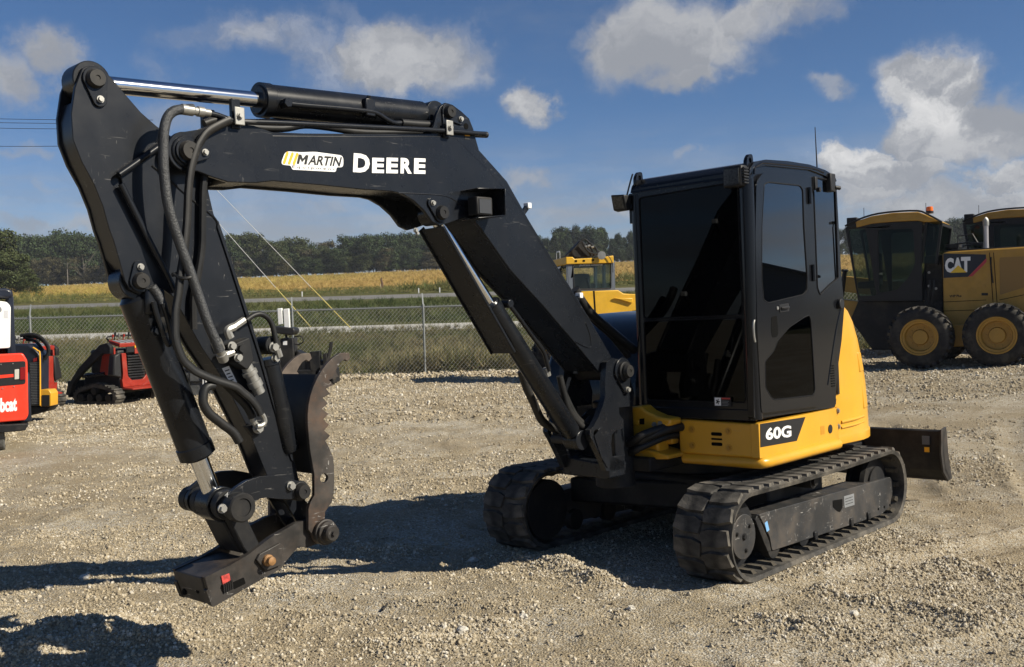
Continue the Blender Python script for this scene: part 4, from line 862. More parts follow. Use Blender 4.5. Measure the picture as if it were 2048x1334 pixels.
wd = MB().plate([(3.995, 0.561), (3.956, 0.565), (3.95, 0.527), (3.989, 0.52)], .1405, .146).build('red_marker', mat('worn_red_paint', (.42, .045, .035), .6, var=.5, vscale=40), hitch, bevel=.001)
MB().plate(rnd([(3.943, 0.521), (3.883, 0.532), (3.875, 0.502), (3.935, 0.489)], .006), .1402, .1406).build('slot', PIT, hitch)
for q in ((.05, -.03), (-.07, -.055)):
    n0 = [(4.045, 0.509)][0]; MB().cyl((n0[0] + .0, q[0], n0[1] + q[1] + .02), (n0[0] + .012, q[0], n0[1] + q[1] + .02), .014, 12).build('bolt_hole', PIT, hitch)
hp = MB().lathe(c3(P_HG, -.20), (0, 1, 0), [(0, .03), (0, .05), (.34, .05), (.372, .05), (.374, .060), (.392, .060), (.394, .054), (.41, .052), (.412, .038), (.44, .038), (.446, .032), (.446, .012), (.458, .010), (.458, .001)], 32).build('hinge_pin', WORN, EX, smooth=30)
thumb_out = [(3.277, 1.486), (3.298, 1.489), (3.331, 1.488), (3.375, 1.467), (3.411, 1.441), (3.438, 1.414), (3.465, 1.381), (3.492, 1.339), (3.51, 1.301), (3.523, 1.258), (3.53, 1.213), (3.532, 1.167), (3.526, 1.053), (3.508, 0.934), (3.512, 0.837), (3.535, 0.809), (3.548, 0.781), (3.554, 0.685)] + circ(P_HG, .06, 10, -5, -190) + [(3.461, 0.708), (3.456, 0.751), (3.435, 0.771), (3.415, 0.789), (3.401, 0.834), (3.396, 0.881), (3.393, 0.963), (3.397, 0.999), (3.416, 1.046), (3.437, 1.082), (3.408, 1.102), (3.441, 1.131), (3.411, 1.154), (3.444, 1.183), (3.412, 1.206), (3.448, 1.233), (3.413, 1.255), (3.44, 1.284), (3.399, 1.299), (3.419, 1.326), (3.375, 1.34), (3.4, 1.365), (3.341, 1.377), (3.361, 1.402), (3.348, 1.421), (3.327, 1.445), (3.305, 1.456), (3.288, 1.446), (3.269, 1.461)]
for s in (1, -1):
    th = MB().plate(thumb_out, s * .147, s * .168, holes=[circ([(3.453, 0.908)][0], .022, 14)]).build('thumb_plate', RUSTY if s < 0 else mat('thumb_plate_paint', (.036, .031, .027), .55, metal=.1, var=.5, vscale=8, dust=.6, dustcol=(.16, .078, .036), scratch=1.6), EX, bevel=.003)
inner = [(3.349, 1.36), (3.368, 1.325), (3.387, 1.278), (3.401, 1.219), (3.407, 1.147), (3.4, 1.028), (3.382, 0.904), (3.362, 0.902), (3.363, 1.023), (3.358, 1.142), (3.352, 1.214), (3.338, 1.274), (3.314, 1.345)]
MB().plate([(3.455, 1.397), (3.486, 1.348), (3.504, 1.301), (3.517, 1.253), (3.525, 1.208), (3.527, 1.166), (3.52, 1.052), (3.502, 0.934), (3.483, 0.936), (3.498, 1.049), (3.499, 1.163), (3.49, 1.244), (3.471, 1.3), (3.44, 1.356)], -.147, .147).build('thumb_web', DARK, EX, bevel=.003)

# --- hoses on the arm and boom
h = MB().tube(v3([(4.059, 2.551), (4.107, 2.543), (4.148, 2.53), (4.178, 2.498), (4.195, 2.441), (4.2, 2.38), (4.203, 2.288), (4.195, 2.167), (4.177, 2.08), (4.147, 1.985), (4.111, 1.881), (4.074, 1.769), (4.037, 1.655), (4.005, 1.578), (3.986, 1.526)], .20), .021, 14, 5).build('armoured_hose', HOSEG, EX)
MB().lathe(c3([(4.112, 2.543)][0], .20), Vector(c3([(4.044, 2.543)][0], 0)) - Vector(c3([(4.112, 2.543)][0], 0)), [(0, .023), (.05, .023), (.052, .018), (.07, .018), (.072, .022), (.10, .022), (.102, .016), (.13, .016)], 16).build('hose_fitting', STEEL, h)
MB().lathe(c3([(4.001, 1.573)][0], .20), Vector(c3([(3.952, 1.507)][0], 0)) - Vector(c3([(4.001, 1.573)][0], 0)) + Vector((0, -.04, 0)), [(0, .024), (.05, .024), (.052, .019), (.075, .019), (.077, .023), (.115, .023)], 16).build('hose_fitting', STEEL, h)
s = MB().tube(v3([(3.87, 2.529), (3.902, 2.514), (3.976, 2.47), (4.018, 2.419), (4.038, 2.379), (4.064, 2.304), (4.081, 2.209), (4.093, 2.083), (4.112, 1.958), (4.134, 1.858), (4.148, 1.771), (4.162, 1.709), (4.167, 1.647), (4.167, 1.585), (4.143, 1.509), (4.106, 1.468), (4.07, 1.442), (3.988, 1.405), (3.902, 1.373), (3.864, 1.343), (3.83, 1.314), (3.796, 1.272), (3.78, 1.239)], .17), .022, 12, 5, flat=.75).build('sleeved_hose', RUBBER, EX)
MB().tube(v3([(3.997, 1.384), (4.03, 1.38), (4.047, 1.356), (4.051, 1.314), (4.034, 1.278), (4.014, 1.255), (3.961, 1.211), (3.914, 1.172), (3.888, 1.129)], .16), .020, 10, 5).build('sleeved_hose', RUBBER, EX)
h3 = MB().tube(v3([(3.929, 1.387), (3.865, 1.321), (3.831, 1.285), (3.807, 1.247), (3.798, 1.224)], .13), .018, 10, 5).build('sleeved_hose', RUBBER, EX)
MB().tube(v3([(3.803, 1.234), (3.789, 1.201), (3.777, 1.184)], .13), .014, 8, 3).build('hose_fitting', STEEL, h3)
MB().tube(v3([(3.767, 1.245), (3.752, 1.225), (3.748, 1.201), (3.767, 1.187), (3.79, 1.187)], .15), .011, 8, 4).build('hose_fitting', STEEL, h3)
q = [(3.772, 1.175)][0]; bolt(c3(q, .125), .018, (0, 1, 0), h3, STEEL, 'hose_fitting')
MB().plate([(3.819, 1.186), (3.762, 1.193), (3.722, 1.158), (3.783, 1.137)], .078, .11).build('hose_bracket', DARK, arm, bevel=.003)
MB().tube([(x, y, z) for (x, z), y in zip([(4.16, 1.862), (4.139, 1.84), (4.102, 1.85), (4.092, 1.873), (4.119, 1.871), (4.16, 1.854)], (.15, .2, .21, .18, .15, .15))], .007, 6, 4).build('hose_tie', RUBBER, EX)
MB().tube(v3([(3.949, 2.339), (3.97, 2.239), (3.98, 2.107), (3.99, 1.976), (4.019, 1.844), (4.041, 1.757), (4.046, 1.627)], .10), .016, 8, 5).build('sleeved_hose', RUBBER, EX)
for pts, y, r in (([(1.307, 1.793), (1.259, 1.729), (1.151, 1.63), (0.986, 1.534), (0.81, 1.434), (0.699, 1.375)], -.04, .030), ([(1.226, 1.724), (1.076, 1.591), (0.893, 1.479), (0.72, 1.336)], -.08, .024), ([(1.59, 1.152), (1.492, 1.004), (1.392, 0.938), (1.316, 0.968)], .06, .030), ([(1.779, 1.302), (1.738, 1.198), (1.687, 1.114), (1.609, 0.984), (1.484, 0.914), (1.388, 0.875)], -.1, .026), ([(1.646, 1.263), (1.614, 1.16), (1.571, 1.048), (1.456, 0.938), (1.334, 0.906), (1.272, 0.95)], .09, .022), ([(1.548, 0.996), (1.536, 1.066), (1.487, 1.1)], -.1, .012)):
    MB().tube(v3(pts, y), r, 10, 5).build('hose_bundle', RUBBER, EX)

# --- swing post
sp_out = [(1.309, 1.328), (1.247, 1.35)] + circ(P_FOOT, .07, 8, 95, 190) + [(1.07, 1.209), (1.036, 1.116), (1.051, 1.031), (1.204, 1.035), (1.2, 0.994), (1.16, 0.949), (1.163, 0.901), (1.241, 0.894), (1.283, 0.873), (1.296, 0.809), (1.289, 0.739), (1.223, 0.709), (1.151, 0.684), (1.158, 0.64), (1.353, 0.654), (1.39, 0.721), (1.45, 0.818), (1.505, 0.898), (1.499, 0.925), (1.465, 0.939), (1.413, 0.993), (1.36, 1.065), (1.333, 1.125), (1.335, 1.187)]
for s in (1, -1):
    sp = MB().plate(sp_out, s * .150, s * .190, holes=[circ([(1.437, 0.893)][0], .030, 14)]).build('swing_post', BLACK, EX, bevel=.006)
MB().plate([(1.396, 0.929), (1.32, 0.843), (1.347, 0.675), (1.404, 0.745), (1.467, 0.885)], .191, .196).build('post_gusset', BLACK, sp)
# cross web and foot of the swing post, seen from the front
MB().plate([(-.15, .60), (-.15, .95), (-.06, 1.02), (.06, 1.02), (.15, .95), (.15, .60)], 1.10, 1.20, YZ).build('post_web', BLACK, EX, bevel=.01)
MB().plate([(-.19, .60), (-.19, .82), (-.12, .72), (.1, .70), (.19, .74), (.19, .60)], 1.16, 1.33, YZ).build('post_foot', BLACK, EX, bevel=.012)
MB().cyl((1.02, 0, .50), (1.02, 0, 1.06), .13, 28).build('swing_pivot', DARK, EX, bevel=.008)
MB().cyl(c3(P_FOOT, -.23), c3(P_FOOT, .225), .060, 28).build('foot_pin', DARK, EX, bevel=.005); pin_set(EX, P_FOOT, .225, .040)
MB().plate(rnd(capsule(P_FOOT, (P_FOOT[0] - .03, P_FOOT[1] - .12), .085, .03), .004, 2), .19, .205).build('keeper_plate', BLACK, EX, bevel=.003)
bolt((P_FOOT[0] - .03, .205, P_FOOT[1] - .12), .014, (0, 1, 0), EX)
MB().cyl(c3(P_BB, -.10), c3(P_BB, .10), .03, 20).build('cylinder_pin', DARK, EX)

# --- upper structure
W = .917; XF = .76
skirt_z0, skirt_z1 = .700, .915
sk = MB().plate(rnd([(XF, skirt_z0), (XF, skirt_z1), (-.30, skirt_z1), (-.33, skirt_z0)], .004, 1), .86, W).build('side_skirt', YEL, EX, bevel=.014, seg=3)
front_sk = MB().plate([(.33, skirt_z0), (.33, skirt_z1 + .01), (W - .005, skirt_z1 - .003), (W - .005, skirt_z0)], XF - .06, XF - .003, YZ).build('front_skirt', YEL, EX, bevel=.014, seg=3)
for y, z in ((.83 - .13, .86), (.83 - .13, .755), (.43, .86), (.43, .755)): bolt((XF - .003, y, z), .011, (1, 0, 0), front_sk, mat('yellow_bolt', (.40, .20, .02), .4), h=.008); MB().cyl((XF - .0035, y, z), (XF - .001, y, z), .024, 18).build('bolt_recess', mat('yellow_recess', (.50, .245, .016), .5), front_sk)
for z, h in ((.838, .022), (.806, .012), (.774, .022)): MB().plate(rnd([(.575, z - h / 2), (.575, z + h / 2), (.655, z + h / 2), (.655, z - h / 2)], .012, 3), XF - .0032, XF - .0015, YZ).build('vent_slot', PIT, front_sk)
# rounded sill under the skirt, running round the side and front
MB().tube([(XF - .03, .35, .668), (XF - .03, .80, .668), (XF - .035, .875, .668), (XF - .06, .905, .668), (.60, W - .002, .668), (.2, W, .668), (-.30, W, .668)], .036, 14, 5).build('lower_sill', YEL, EX)
MB().box((-.9, -.80, .66), (XF - .05, .86, .70)).build('floor_plate', DARK, EX)
# model panel on the side
mp = MB().plate([(0.744, 0.913), (0.155, 0.898), (0.285, 0.756), (0.751, 0.77)], W + .0008, W + .002).build('model_panel', BLKV, EX)
lettering('model_number', '60G', WHITE, mp, *[(0.685, 0.805), (0.358, 0.79), (0.681, 0.882)], pl(W), .003, bold=.035)
MB().plate(circ([(-0.195, 0.782)][0], .030, 18), W + .0006, W + .004).build('filler_plug', BLKV, EX)
MB().plate([(-0.056, 0.814), (-0.114, 0.813), (-0.112, 0.757), (-0.053, 0.757)], W + .0005, W + .0012).build('side_stencil', mat('stencil_yellow', (.50, .23, .016), .4), EX)
# yellow cover round the boom mounting
cv = MB().plate([(-0.041, 0.971), (0.046, 1.007), (0.131, 1.016), (0.178, 0.981), (0.271, 0.949), (0.367, 0.939), (0.366, 0.894), (0.261, 0.877), (0.264, 0.709), (0.229, 0.726), (0.072, 0.674), (-0.073, 0.762), (-0.061, 0.884)], .77, .90, YZ).build('mount_cover', YEL, EX, bevel=.015)
MB().plate([(0.075, 0.913), (0.124, 0.921), (0.123, 0.895), (0.074, 0.886)], .90, .915, YZ).build('latch', YEL, cv, bevel=.003); MB().plate([(0.128, 0.931), (0.164, 0.936), (0.163, 0.896), (0.127, 0.895)], .90, .904, YZ).build('latch_slot', PIT, cv)
for q in [(0.243, 0.899), (0.289, 0.907)]: bolt((.90, *q), .012, (1, 0, 0), cv)
MB().plate([(0.183, 0.863), (0.309, 0.878), (0.306, 0.761), (0.18, 0.754)], .72, .80, YZ).build('step_block', YEL, EX, bevel=.01)
MB().plate([(-0.017, 0.702), (0.147, 0.738), (0.23, 0.733), (0.36, 0.708), (0.36, 0.682), (0.064, 0.663)], .7, .93, YZ).build('lower_cover', YEL, EX, bevel=.01)
MB().box((.4, -.30, .60), (.99, .26, .69)).build('mount_frame', DARK, EX, bevel=.01)
for k, (pts, r) in enumerate((([(-0.038, 0.779), (0.039, 0.757), (0.14, 0.766), (0.244, 0.823), (0.331, 0.872)], .030), ([(-0.032, 0.745), (0.033, 0.72), (0.122, 0.722), (0.214, 0.763), (0.293, 0.815)], .024), ([(-0.028, 0.807), (0.066, 0.786), (0.166, 0.797), (0.247, 0.846), (0.317, 0.885)], .026))):
    hh = MB().tube([((1.0 + .02 * k) if i_ < len(pts) - 1 else .86, y, z) for i_, (y, z) in enumerate(pts)] + [(.74, pts[-1][0] + .02, pts[-1][1])], r, 12, 6).build('hose_bundle', RUBBER, EX)
    for j in range(7):
        f = j / 10 + .05; n_ = len(pts) - 1; i0 = min(int(f * n_), n_ - 1); ff = f * n_ - i0; y = pts[i0][0] + (pts[i0 + 1][0] - pts[i0][0]) * ff; z = pts[i0][1] + (pts[i0 + 1][1] - pts[i0][1]) * ff
        MB().cyl((1.0 + .02 * k, y - .007, z), (1.0 + .02 * k, y + .007, z + .004), r * 1.14, 12).build('hose_rib', RUBBER, hh)
# counterweight: lofted shell
def cw_ring(z, xb, rx, yb, e=.6, n=26):
    r = []
    for i in range(n + 1):
        t = i / n * math.pi; s, c = math.sin(t), math.cos(t)
        r.append((xb - (rx + xb) * abs(s) ** e, math.copysign(yb * abs(c) ** e, c), z))
    for k in (0, 1, 2):      # chamfered leading edge
        f = (.055, .022, .004)[k]; r[k] = (r[k][0] - (0, .02, .0)[k], r[k][1] - f, z); r[-1 - k] = (r[-1 - k][0] - (0, .02, .0)[k], r[-1 - k][1] + f, z)
    return r
rows = [cw_ring(z, xb, rx, yb) for z, xb, rx, yb in ((.635, -.345, 1.30, .90), (.645, -.345, 1.34, .918), (.70, -.335, 1.345, .92), (.712, -.33, 1.333, .914), (.92, -.30, 1.325, .916), (1.05, -.325, 1.29, .914), (1.20, -.36, 1.225, .908), (1.38, -.428, 1.10, .90), (1.50, -.462, 1.0, .888), (1.58, -.482, .90, .872), (1.63, -.50, .80, .85), (1.645, -.51, .74, .83))]
m = MB(); nr = len(rows[0])
for r in rows: m.v += r
for i in range(len(rows) - 1):
    for j in range(nr - 1): m.f.append((i * nr + j, i * nr + j + 1, (i + 1) * nr + j + 1, (i + 1) * nr + j))
m.f.append(tuple(range((len(rows) - 1) * nr, len(rows) * nr))); m.f.append(tuple(range(nr))[::-1])
for i in range(len(rows) - 1): m.f.append((i * nr, (i + 1) * nr, (i + 1) * nr + nr - 1, i * nr + nr - 1))
cwt = m.build('counterweight', YEL, EX, smooth=30)
for z in (.885, .775):
    x = -.40; y = .8765
    MB().cyl((x, y - .004, z), (x, y + .002, z), .030, 18).build('bolt_recess', MATS['yellow_recess'], cwt); bolt((x, y + .002, z), .014, (-.15, 1, 0), cwt, STEEL, h=.010)
MB().tube([(-.46, .872, .80), (-.55, .882, .803), (-.66, .890, .806), (-.80, .882, .81)], .013, 8, 4).build('moulded_rib', YEL, cwt)
MB().tube([(-.46, .872, .76), (-.55, .882, .763), (-.66, .890, .766), (-.80, .882, .77)], .010, 8, 4).build('moulded_rib', YEL, cwt)
for z0_, z1_, k in ((.86, 1.08, 0), (1.13, 1.28, .045)):
    MB().quadbox([(-.80 + k, .895, z0_), (-.94 + k, .862, z0_), (-.93 + k, .80, z0_), (-.79 + k, .83, z0_), (-.78 + k, .889, z1_), (-.90 + k, .858, z1_), (-.89 + k, .80, z1_), (-.77 + k, .83, z1_)]).build('moulded_panel', YEL, cwt, bevel=.012)
# right hand bonnet (black) and engine deck
m = MB().plate([(-.30, .70), (.60, .70), (.68, .95), (.66, 1.20), (.55, 1.42), (.34, 1.56), (.05, 1.635), (-.40, 1.65)], -.92, -.02).build('bonnet', GLOSS, EX, bevel=.05, seg=4)
MB().box((-.72, -.80, .70), (-.44, .72, 1.50)).build('engine_cover', DARK, EX, bevel=.03)

# --- cab
def cabz(p): return p
side = rnd([(0.791, 0.948), (0.764, 1.673), (0.748, 2.283), (0.741, 2.451), (0.678, 2.501), (0.522, 2.524), (-0.067, 2.545), (-0.272, 2.528), (-0.461, 2.452), (-0.485, 1.783), (-0.517, 1.629), (-0.45, 1.378), (-0.369, 1.173), (-0.311, 0.918)], .02, 3)
door_hole = rnd([(0.692, 0.988), (0.693, 1.488), (0.667, 2.073), (0.627, 2.407), (0.556, 2.453), (0.037, 2.47), (-0.012, 2.444), (-0.042, 2.163), (-0.05, 1.562), (-0.073, 0.97)], .015, 3)
qg = rnd([(-0.1, 2.494), (-0.424, 2.491), (-0.436, 2.423), (-0.431, 1.811), (-0.297, 1.763), (-0.144, 1.695), (-0.109, 1.746), (-0.109, 2.367)], .012, 3)
cab = MB().plate(side, .865, .905, holes=[door_hole, qg]).build('cab', GLOSS, EX, bevel=.008)
door_out = rnd([(0.74, 0.978), (0.754, 1.489), (0.733, 2.068), (0.694, 2.4), (0.611, 2.461), (0.069, 2.482), (0.014, 2.453), (-0.001, 2.16), (-0.016, 1.563), (-0.046, 0.953)], .03, 4)
w_up = rnd([(0.602, 2.394), (0.545, 2.411), (0.128, 2.419), (0.087, 2.392), (0.091, 2.156), (0.072, 1.812), (0.083, 1.723), (0.14, 1.697), (0.598, 1.649), (0.666, 1.671), (0.678, 1.81), (0.651, 2.133)], .02, 3)
w_lo = rnd([(0.14, 1.556), (0.069, 1.568), (0.043, 1.531), (0.039, 1.461), (0.022, 1.059), (0.052, 1.028), (0.569, 1.043), (0.613, 1.059), (0.684, 1.13), (0.677, 1.296), (0.561, 1.355), (0.514, 1.412), (0.354, 1.495)], .02, 3)
door = MB().plate(door_out, .906, .930, holes=[w_up, w_lo]).build('cab_door', GLOSS, EX, bevel=.010, seg=3)
MB().plate(inset(w_up, -.004), .921, .926).build('door_window', SIDEG, door); MB().plate(inset(w_lo, -.004), .921, .926).build('door_window', LOWG, door)
for wv_ in (w_up, w_lo):
    sl_ = MB().tube([(x, .927, z) for x, z in inset(wv_, .003)] + [(inset(wv_, .003)[0][0], .927, inset(wv_, .003)[0][1])], .005, 6, 1).build('window_seal', SEAL, door)
MB().plate(inset(qg, -.004), .897, .902).build('quarter_window', SIDEG, cab)
MB().tube([(x, .906, z) for x, z in inset(qg, .002)] + [(inset(qg, .002)[0][0], .906, inset(qg, .002)[0][1])], .005, 6, 1).build('window_seal', SEAL, cab)
# handles, hinge, lock
q = [(0.426, 1.617)][0]; MB().tube([(q[0] + .02, .93, q[1]), (q[0] + .02, .945, q[1]), (q[0] - .05, .945, q[1] + .005), (q[0] - .055, .93, q[1] + .005)], .009, 8, 3).build('door_handle', BLKV, door)
MB().plate(rnd([(0.476, 1.64), (0.352, 1.648), (0.347, 1.597), (0.466, 1.59)], .008, 2), .930, .934).build('handle_plate', BLKV, door)
MB().cyl(([(0.497, 1.619)][0][0], .930, [(0.497, 1.619)][0][1]), ([(0.497, 1.619)][0][0], .936, [(0.497, 1.619)][0][1]), .011, 14).build('lock', STEEL, door)
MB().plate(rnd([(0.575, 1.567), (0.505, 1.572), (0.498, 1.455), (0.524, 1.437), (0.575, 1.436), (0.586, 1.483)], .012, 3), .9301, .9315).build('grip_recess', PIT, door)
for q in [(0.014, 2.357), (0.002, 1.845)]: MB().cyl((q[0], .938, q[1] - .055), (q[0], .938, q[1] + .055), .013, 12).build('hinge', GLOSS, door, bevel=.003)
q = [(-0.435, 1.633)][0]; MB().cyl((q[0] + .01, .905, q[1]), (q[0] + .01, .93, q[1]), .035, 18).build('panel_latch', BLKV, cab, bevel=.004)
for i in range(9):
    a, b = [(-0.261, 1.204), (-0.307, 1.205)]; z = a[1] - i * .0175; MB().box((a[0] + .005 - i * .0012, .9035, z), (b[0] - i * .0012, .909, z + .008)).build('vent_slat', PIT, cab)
MB().tube(v3([(-0.209, 1.081), (-0.26, 1.208), (-0.364, 1.451), (-0.449, 1.595)], .906), .004, 6, 3).build('panel_crease', GLOSS, cab)
# front frame with windscreen and lower pane
yR = .03
fo = [(yR, .94), (yR, 2.455), (.905, 2.475), (.905, .94)]
h1 = rnd([(yR + .055, 1.583), (yR + .055, 2.395), (.835, 2.41), (.835, 1.583)], .03, 4); h2 = rnd([(yR + .055, 1.04), (yR + .055, 1.571), (.835, 1.571), (.835, 1.04)], .03, 4)
ff = MB().plate(fo, XF - .045, XF - .005, YZ, holes=[h1, h2]).build('cab_front', GLOSS, EX, bevel=.008)
MB().plate(inset(h1, -.003), XF - .013, XF - .008, YZ).build('windscreen', TINT, ff); MB().plate(inset(h2, -.003), XF - .013, XF - .008, YZ).build('lower_pane', TINT, ff)
for hh in (h1, h2):
    ii = inset(hh, .002); MB().tube([(XF - .005, y, z) for y, z in ii] + [(XF - .005, *ii[0])], .005, 6, 1).build('window_seal', SEAL, ff)
MB().tube([(XF - .03, .88, .94), (XF - .025, .882, 1.6), (XF - .025, .882, 2.42)], .046, 16, 3).build('corner_post', GLOSS, cab)
MB().tube([(XF - .03, yR + .025, .94), (XF - .03, yR + .025, 2.42)], .04, 14, 1).build('corner_post', GLOSS, cab)
MB().plate([(yR, .93), (yR, 1.0), (.9, 1.0), (.9, .93)], XF - .02, XF + .004, YZ).build('cowl', GLOSS, ff, bevel=.006)
# roof with rounded edges
roof = MB().plate(rnd([(0.763, 2.426), (0.742, 2.479), (0.686, 2.524), (0.542, 2.552), (0.249, 2.568), (-0.044, 2.571), (-0.271, 2.553), (-0.415, 2.524), (-0.445, 2.484), (-0.247, 2.514), (-0.042, 2.534), (0.544, 2.514), (0.688, 2.487)], .01, 2), yR - .01, .917).build('cab_roof', GLOSS, EX, bevel=.022, seg=4)
MB().tube(v3([(0.695, 2.449), (0.681, 2.49), (0.618, 2.517), (0.53, 2.531), (-0.037, 2.55), (-0.241, 2.533)], .916), .008, 8, 3).build('rain_gutter', GLOSS, roof)
MB().plate([(yR, 1.0), (yR, 2.47), (.88, 2.47), (.88, 1.0)], -.44, -.41, YZ, holes=[rnd([(.13, 1.7), (.13, 2.36), (.78, 2.36), (.78, 1.7)], .05, 3)]).build('cab_rear', GLOSS, EX)
MB().plate([(.14, 1.7), (.14, 2.36), (.78, 2.36), (.78, 1.7)], -.428, -.424, YZ).build('rear_window', SIDEG, EX)
MB().plate([(-.42, .93), (.74, .93), (.74, 2.47), (-.42, 2.47)], yR, yR + .03, XZ, holes=[rnd([(-.3, 1.65), (-.3, 2.36), (.66, 2.36), (.66, 1.65)], .05, 3)]).build('cab_right_wall', GLOSS, EX)
MB().plate([(-.29, 1.66), (-.29, 2.35), (.65, 2.35), (.65, 1.66)], yR + .012, yR + .016, XZ).build('right_window', SIDEG, EX)
MB().box((-.42, .05, .93), (.73, .87, .97)).build('cab_floor', BLKV, EX)
# interior
seat = MB().box((-.28, .24, 1.22), (.22, .70, 1.34)).build('seat', SEATF, EX, bevel=.05, seg=3)
MB().quadbox([(-.30, .25, 1.30), (-.16, .25, 1.30), (-.16, .69, 1.30), (-.30, .69, 1.30), (-.40, .27, 1.98), (-.29, .27, 1.98), (-.29, .67, 1.98), (-.40, .67, 1.98)]).build('seat_back', SEATF, seat, bevel=.04, seg=3)
MB().box((-.25, .30, .97), (.18, .64, 1.22)).build('seat_box', BLKV, seat)
for y in (.17, .77):
    cn = MB().box((-.15, y - .06, .97), (.30, y + .06, 1.42)).build('console', BLKV, EX, bevel=.03); MB().tube([(.24, y, 1.40), (.25, y, 1.56), (.23, y, 1.60)], .016, 8, 2).cyl((.23, y, 1.58), (.22, y, 1.70), .028, 10).build('joystick', BLKV, cn)
MB().box((.50, .12, 1.30), (.62, .30, 1.62)).build('monitor', BLKV, EX, bevel=.02)
for y in (.40, .56): MB().tube([(.56, y, .97), (.54, y, 1.20), (.46, y, 1.42)], .011, 8, 3).build('travel_lever', BLKV, EX)
# outside fittings
for y in (.885, yR + .02):
    lg = MB().plate(rnd([(XF - .10, 2.47), (XF - .015, 2.47), (XF - .015, 2.535), (XF - .05, 2.575), (XF - .09, 2.575)], .02, 3), y - .012, y + .012, XZ, holes=[circ((XF - .058, 2.535), .017, 10)]).build('lifting_eye', GLOSS, roof, bevel=.003)
lb = MB().quadbox([(XF - .01, .77, 2.37), (XF + .07, .775, 2.37), (XF + .07, .90, 2.37), (XF - .01, .905, 2.37), (XF - .01, .77, 2.50), (XF + .06, .775, 2.50), (XF + .06, .90, 2.50), (XF - .01, .905, 2.50)]).build('cab_light', BLKV, EX, bevel=.010)
MB().box((XF + .0705, .785, 2.385), (XF + .074, .89, 2.48)).build('light_lens', mat('led_lens', (.045, .045, .042), .2, var=.6, vscale=60), lb)
for i in range(6): MB().box((XF + .0 , .905 , 2.385 + i * .018), (XF + .055, .917, 2.394 + i * .018)).build('cooling_fin', BLKV, lb)
q = [(-0.038, 2.37)][0]
fl = MB().quadbox([(.75, q[0] - .06, q[1] - .055), (.80, q[0] - .06, q[1] - .045), (.80, q[0] + .055, q[1] - .055), (.75, q[0] + .055, q[1] - .05), (.74, q[0] - .06, q[1] + .05), (.83, q[0] - .055, q[1] + .06), (.83, q[0] + .055, q[1] + .05), (.74, q[0] + .055, q[1] + .05)]).build('flood_light', BLKV, EX, bevel=.008)
MB().quadbox([(.803, q[0] - .045, q[1] - .035), (.806, q[0] - .045, q[1] - .035), (.806, q[0] + .04, q[1] - .04), (.803, q[0] + .04, q[1] - .04), (.826, q[0] - .04, q[1] + .045), (.833, q[0] - .04, q[1] + .045), (.833, q[0] + .04, q[1] + .04), (.826, q[0] + .04, q[1] + .04)]).build('light_lens', MATS['led_lens'], fl)
MB().bar((.76, q[0] + .02, q[1] - .02), (.74, yR + .02, q[1] - .03), .03, .03).box((.71, yR - .03, q[1] - .14), (.75, yR + .0, q[1] + .06)).build('light_bracket', GLOSS, fl)
MB().tube([(.76, q[0] + .03, q[1] + .05), (.755, q[0] + .06, q[1] + .14), (.75, yR + .01, q[1] + .19)], .006, 6, 4).build('light_cable', RUBBER, fl)
q = [(-0.34, 2.509)][0]; mb = MB().box((q[0] - .05, .85, q[1] - .10), (q[0] + .03, .935, q[1] + .025)).build('mirror_bracket', BLKV, EX, bevel=.008); MB().cyl((q[0] - .04, .93, q[1] - .07), (q[0] - .075, .95, q[1] - .075), .014, 10).build('bracket_knob', BLKV, mb)
q = [(-0.128, 2.466)][0]; b2 = MB().box((q[0] - .02, .907, q[1] - .06), (q[0] + .02, .92, q[1] + .03)).build('glass_latch', BLKV, EX, bevel=.004); MB().cyl((q[0] + .0, .92, q[1] - .06), (q[0] + .0, .945, q[1] - .06), .016, 10).build('latch_knob', BLKV, b2)
a, b = [(-0.903, 2.666), (-0.893, 2.976)]; MB().tube([(a[0], .55, a[1] - .06), (b[0], .55, b[1])], lambda t: .006 - .003 * t, 6, 1).build('antenna', BLKV, EX)
MB().tube([(x, .925, z) for x, z in [(0.778, 1.551), (0.791, 1.521), (0.788, 1.454), (0.778, 1.417)]], .007, 8, 3).build('grab_rail', STEEL, EX)
ws = MB().plate([(.61, 1.015), (.61, 1.075), (.735, 1.075), (.735, 1.015)], XF + .0045, XF + .0055, YZ).build('warning_sticker', BLKV, EX)
MB().plate([(.617, 1.02), (.617, 1.07), (.662, 1.07), (.662, 1.02)], XF + .0056, XF + .0062, YZ).build('pictogram', WHITE, ws)
hd = [(.639 + .011 * math.cos(a) * (1 + .5 * math.cos(5 * a)), 1.045 + .013 * math.sin(a) * (1 + .5 * math.cos(5 * a))) for a in [i / 30 * 6.283 for i in range(30)]]
MB().plate(hd, XF + .0063, XF + .0068, YZ).build('pictogram_hand', BLKV, ws)
MB().plate([(.667, 1.061), (.667, 1.070), (.728, 1.070), (.728, 1.061)], XF + .0056, XF + .0062, YZ).build('sticker_header', mat('warning_red', (.5, .04, .03), .5), ws)
for i in range(4): MB().plate([(.67, 1.048 - i * .009), (.67, 1.051 - i * .009), (.72 - .008 * (i % 2), 1.051 - i * .009), (.72 - .008 * (i % 2), 1.048 - i * .009)], XF + .0056, XF + .0061, YZ).build('sticker_print', GREYM, ws)

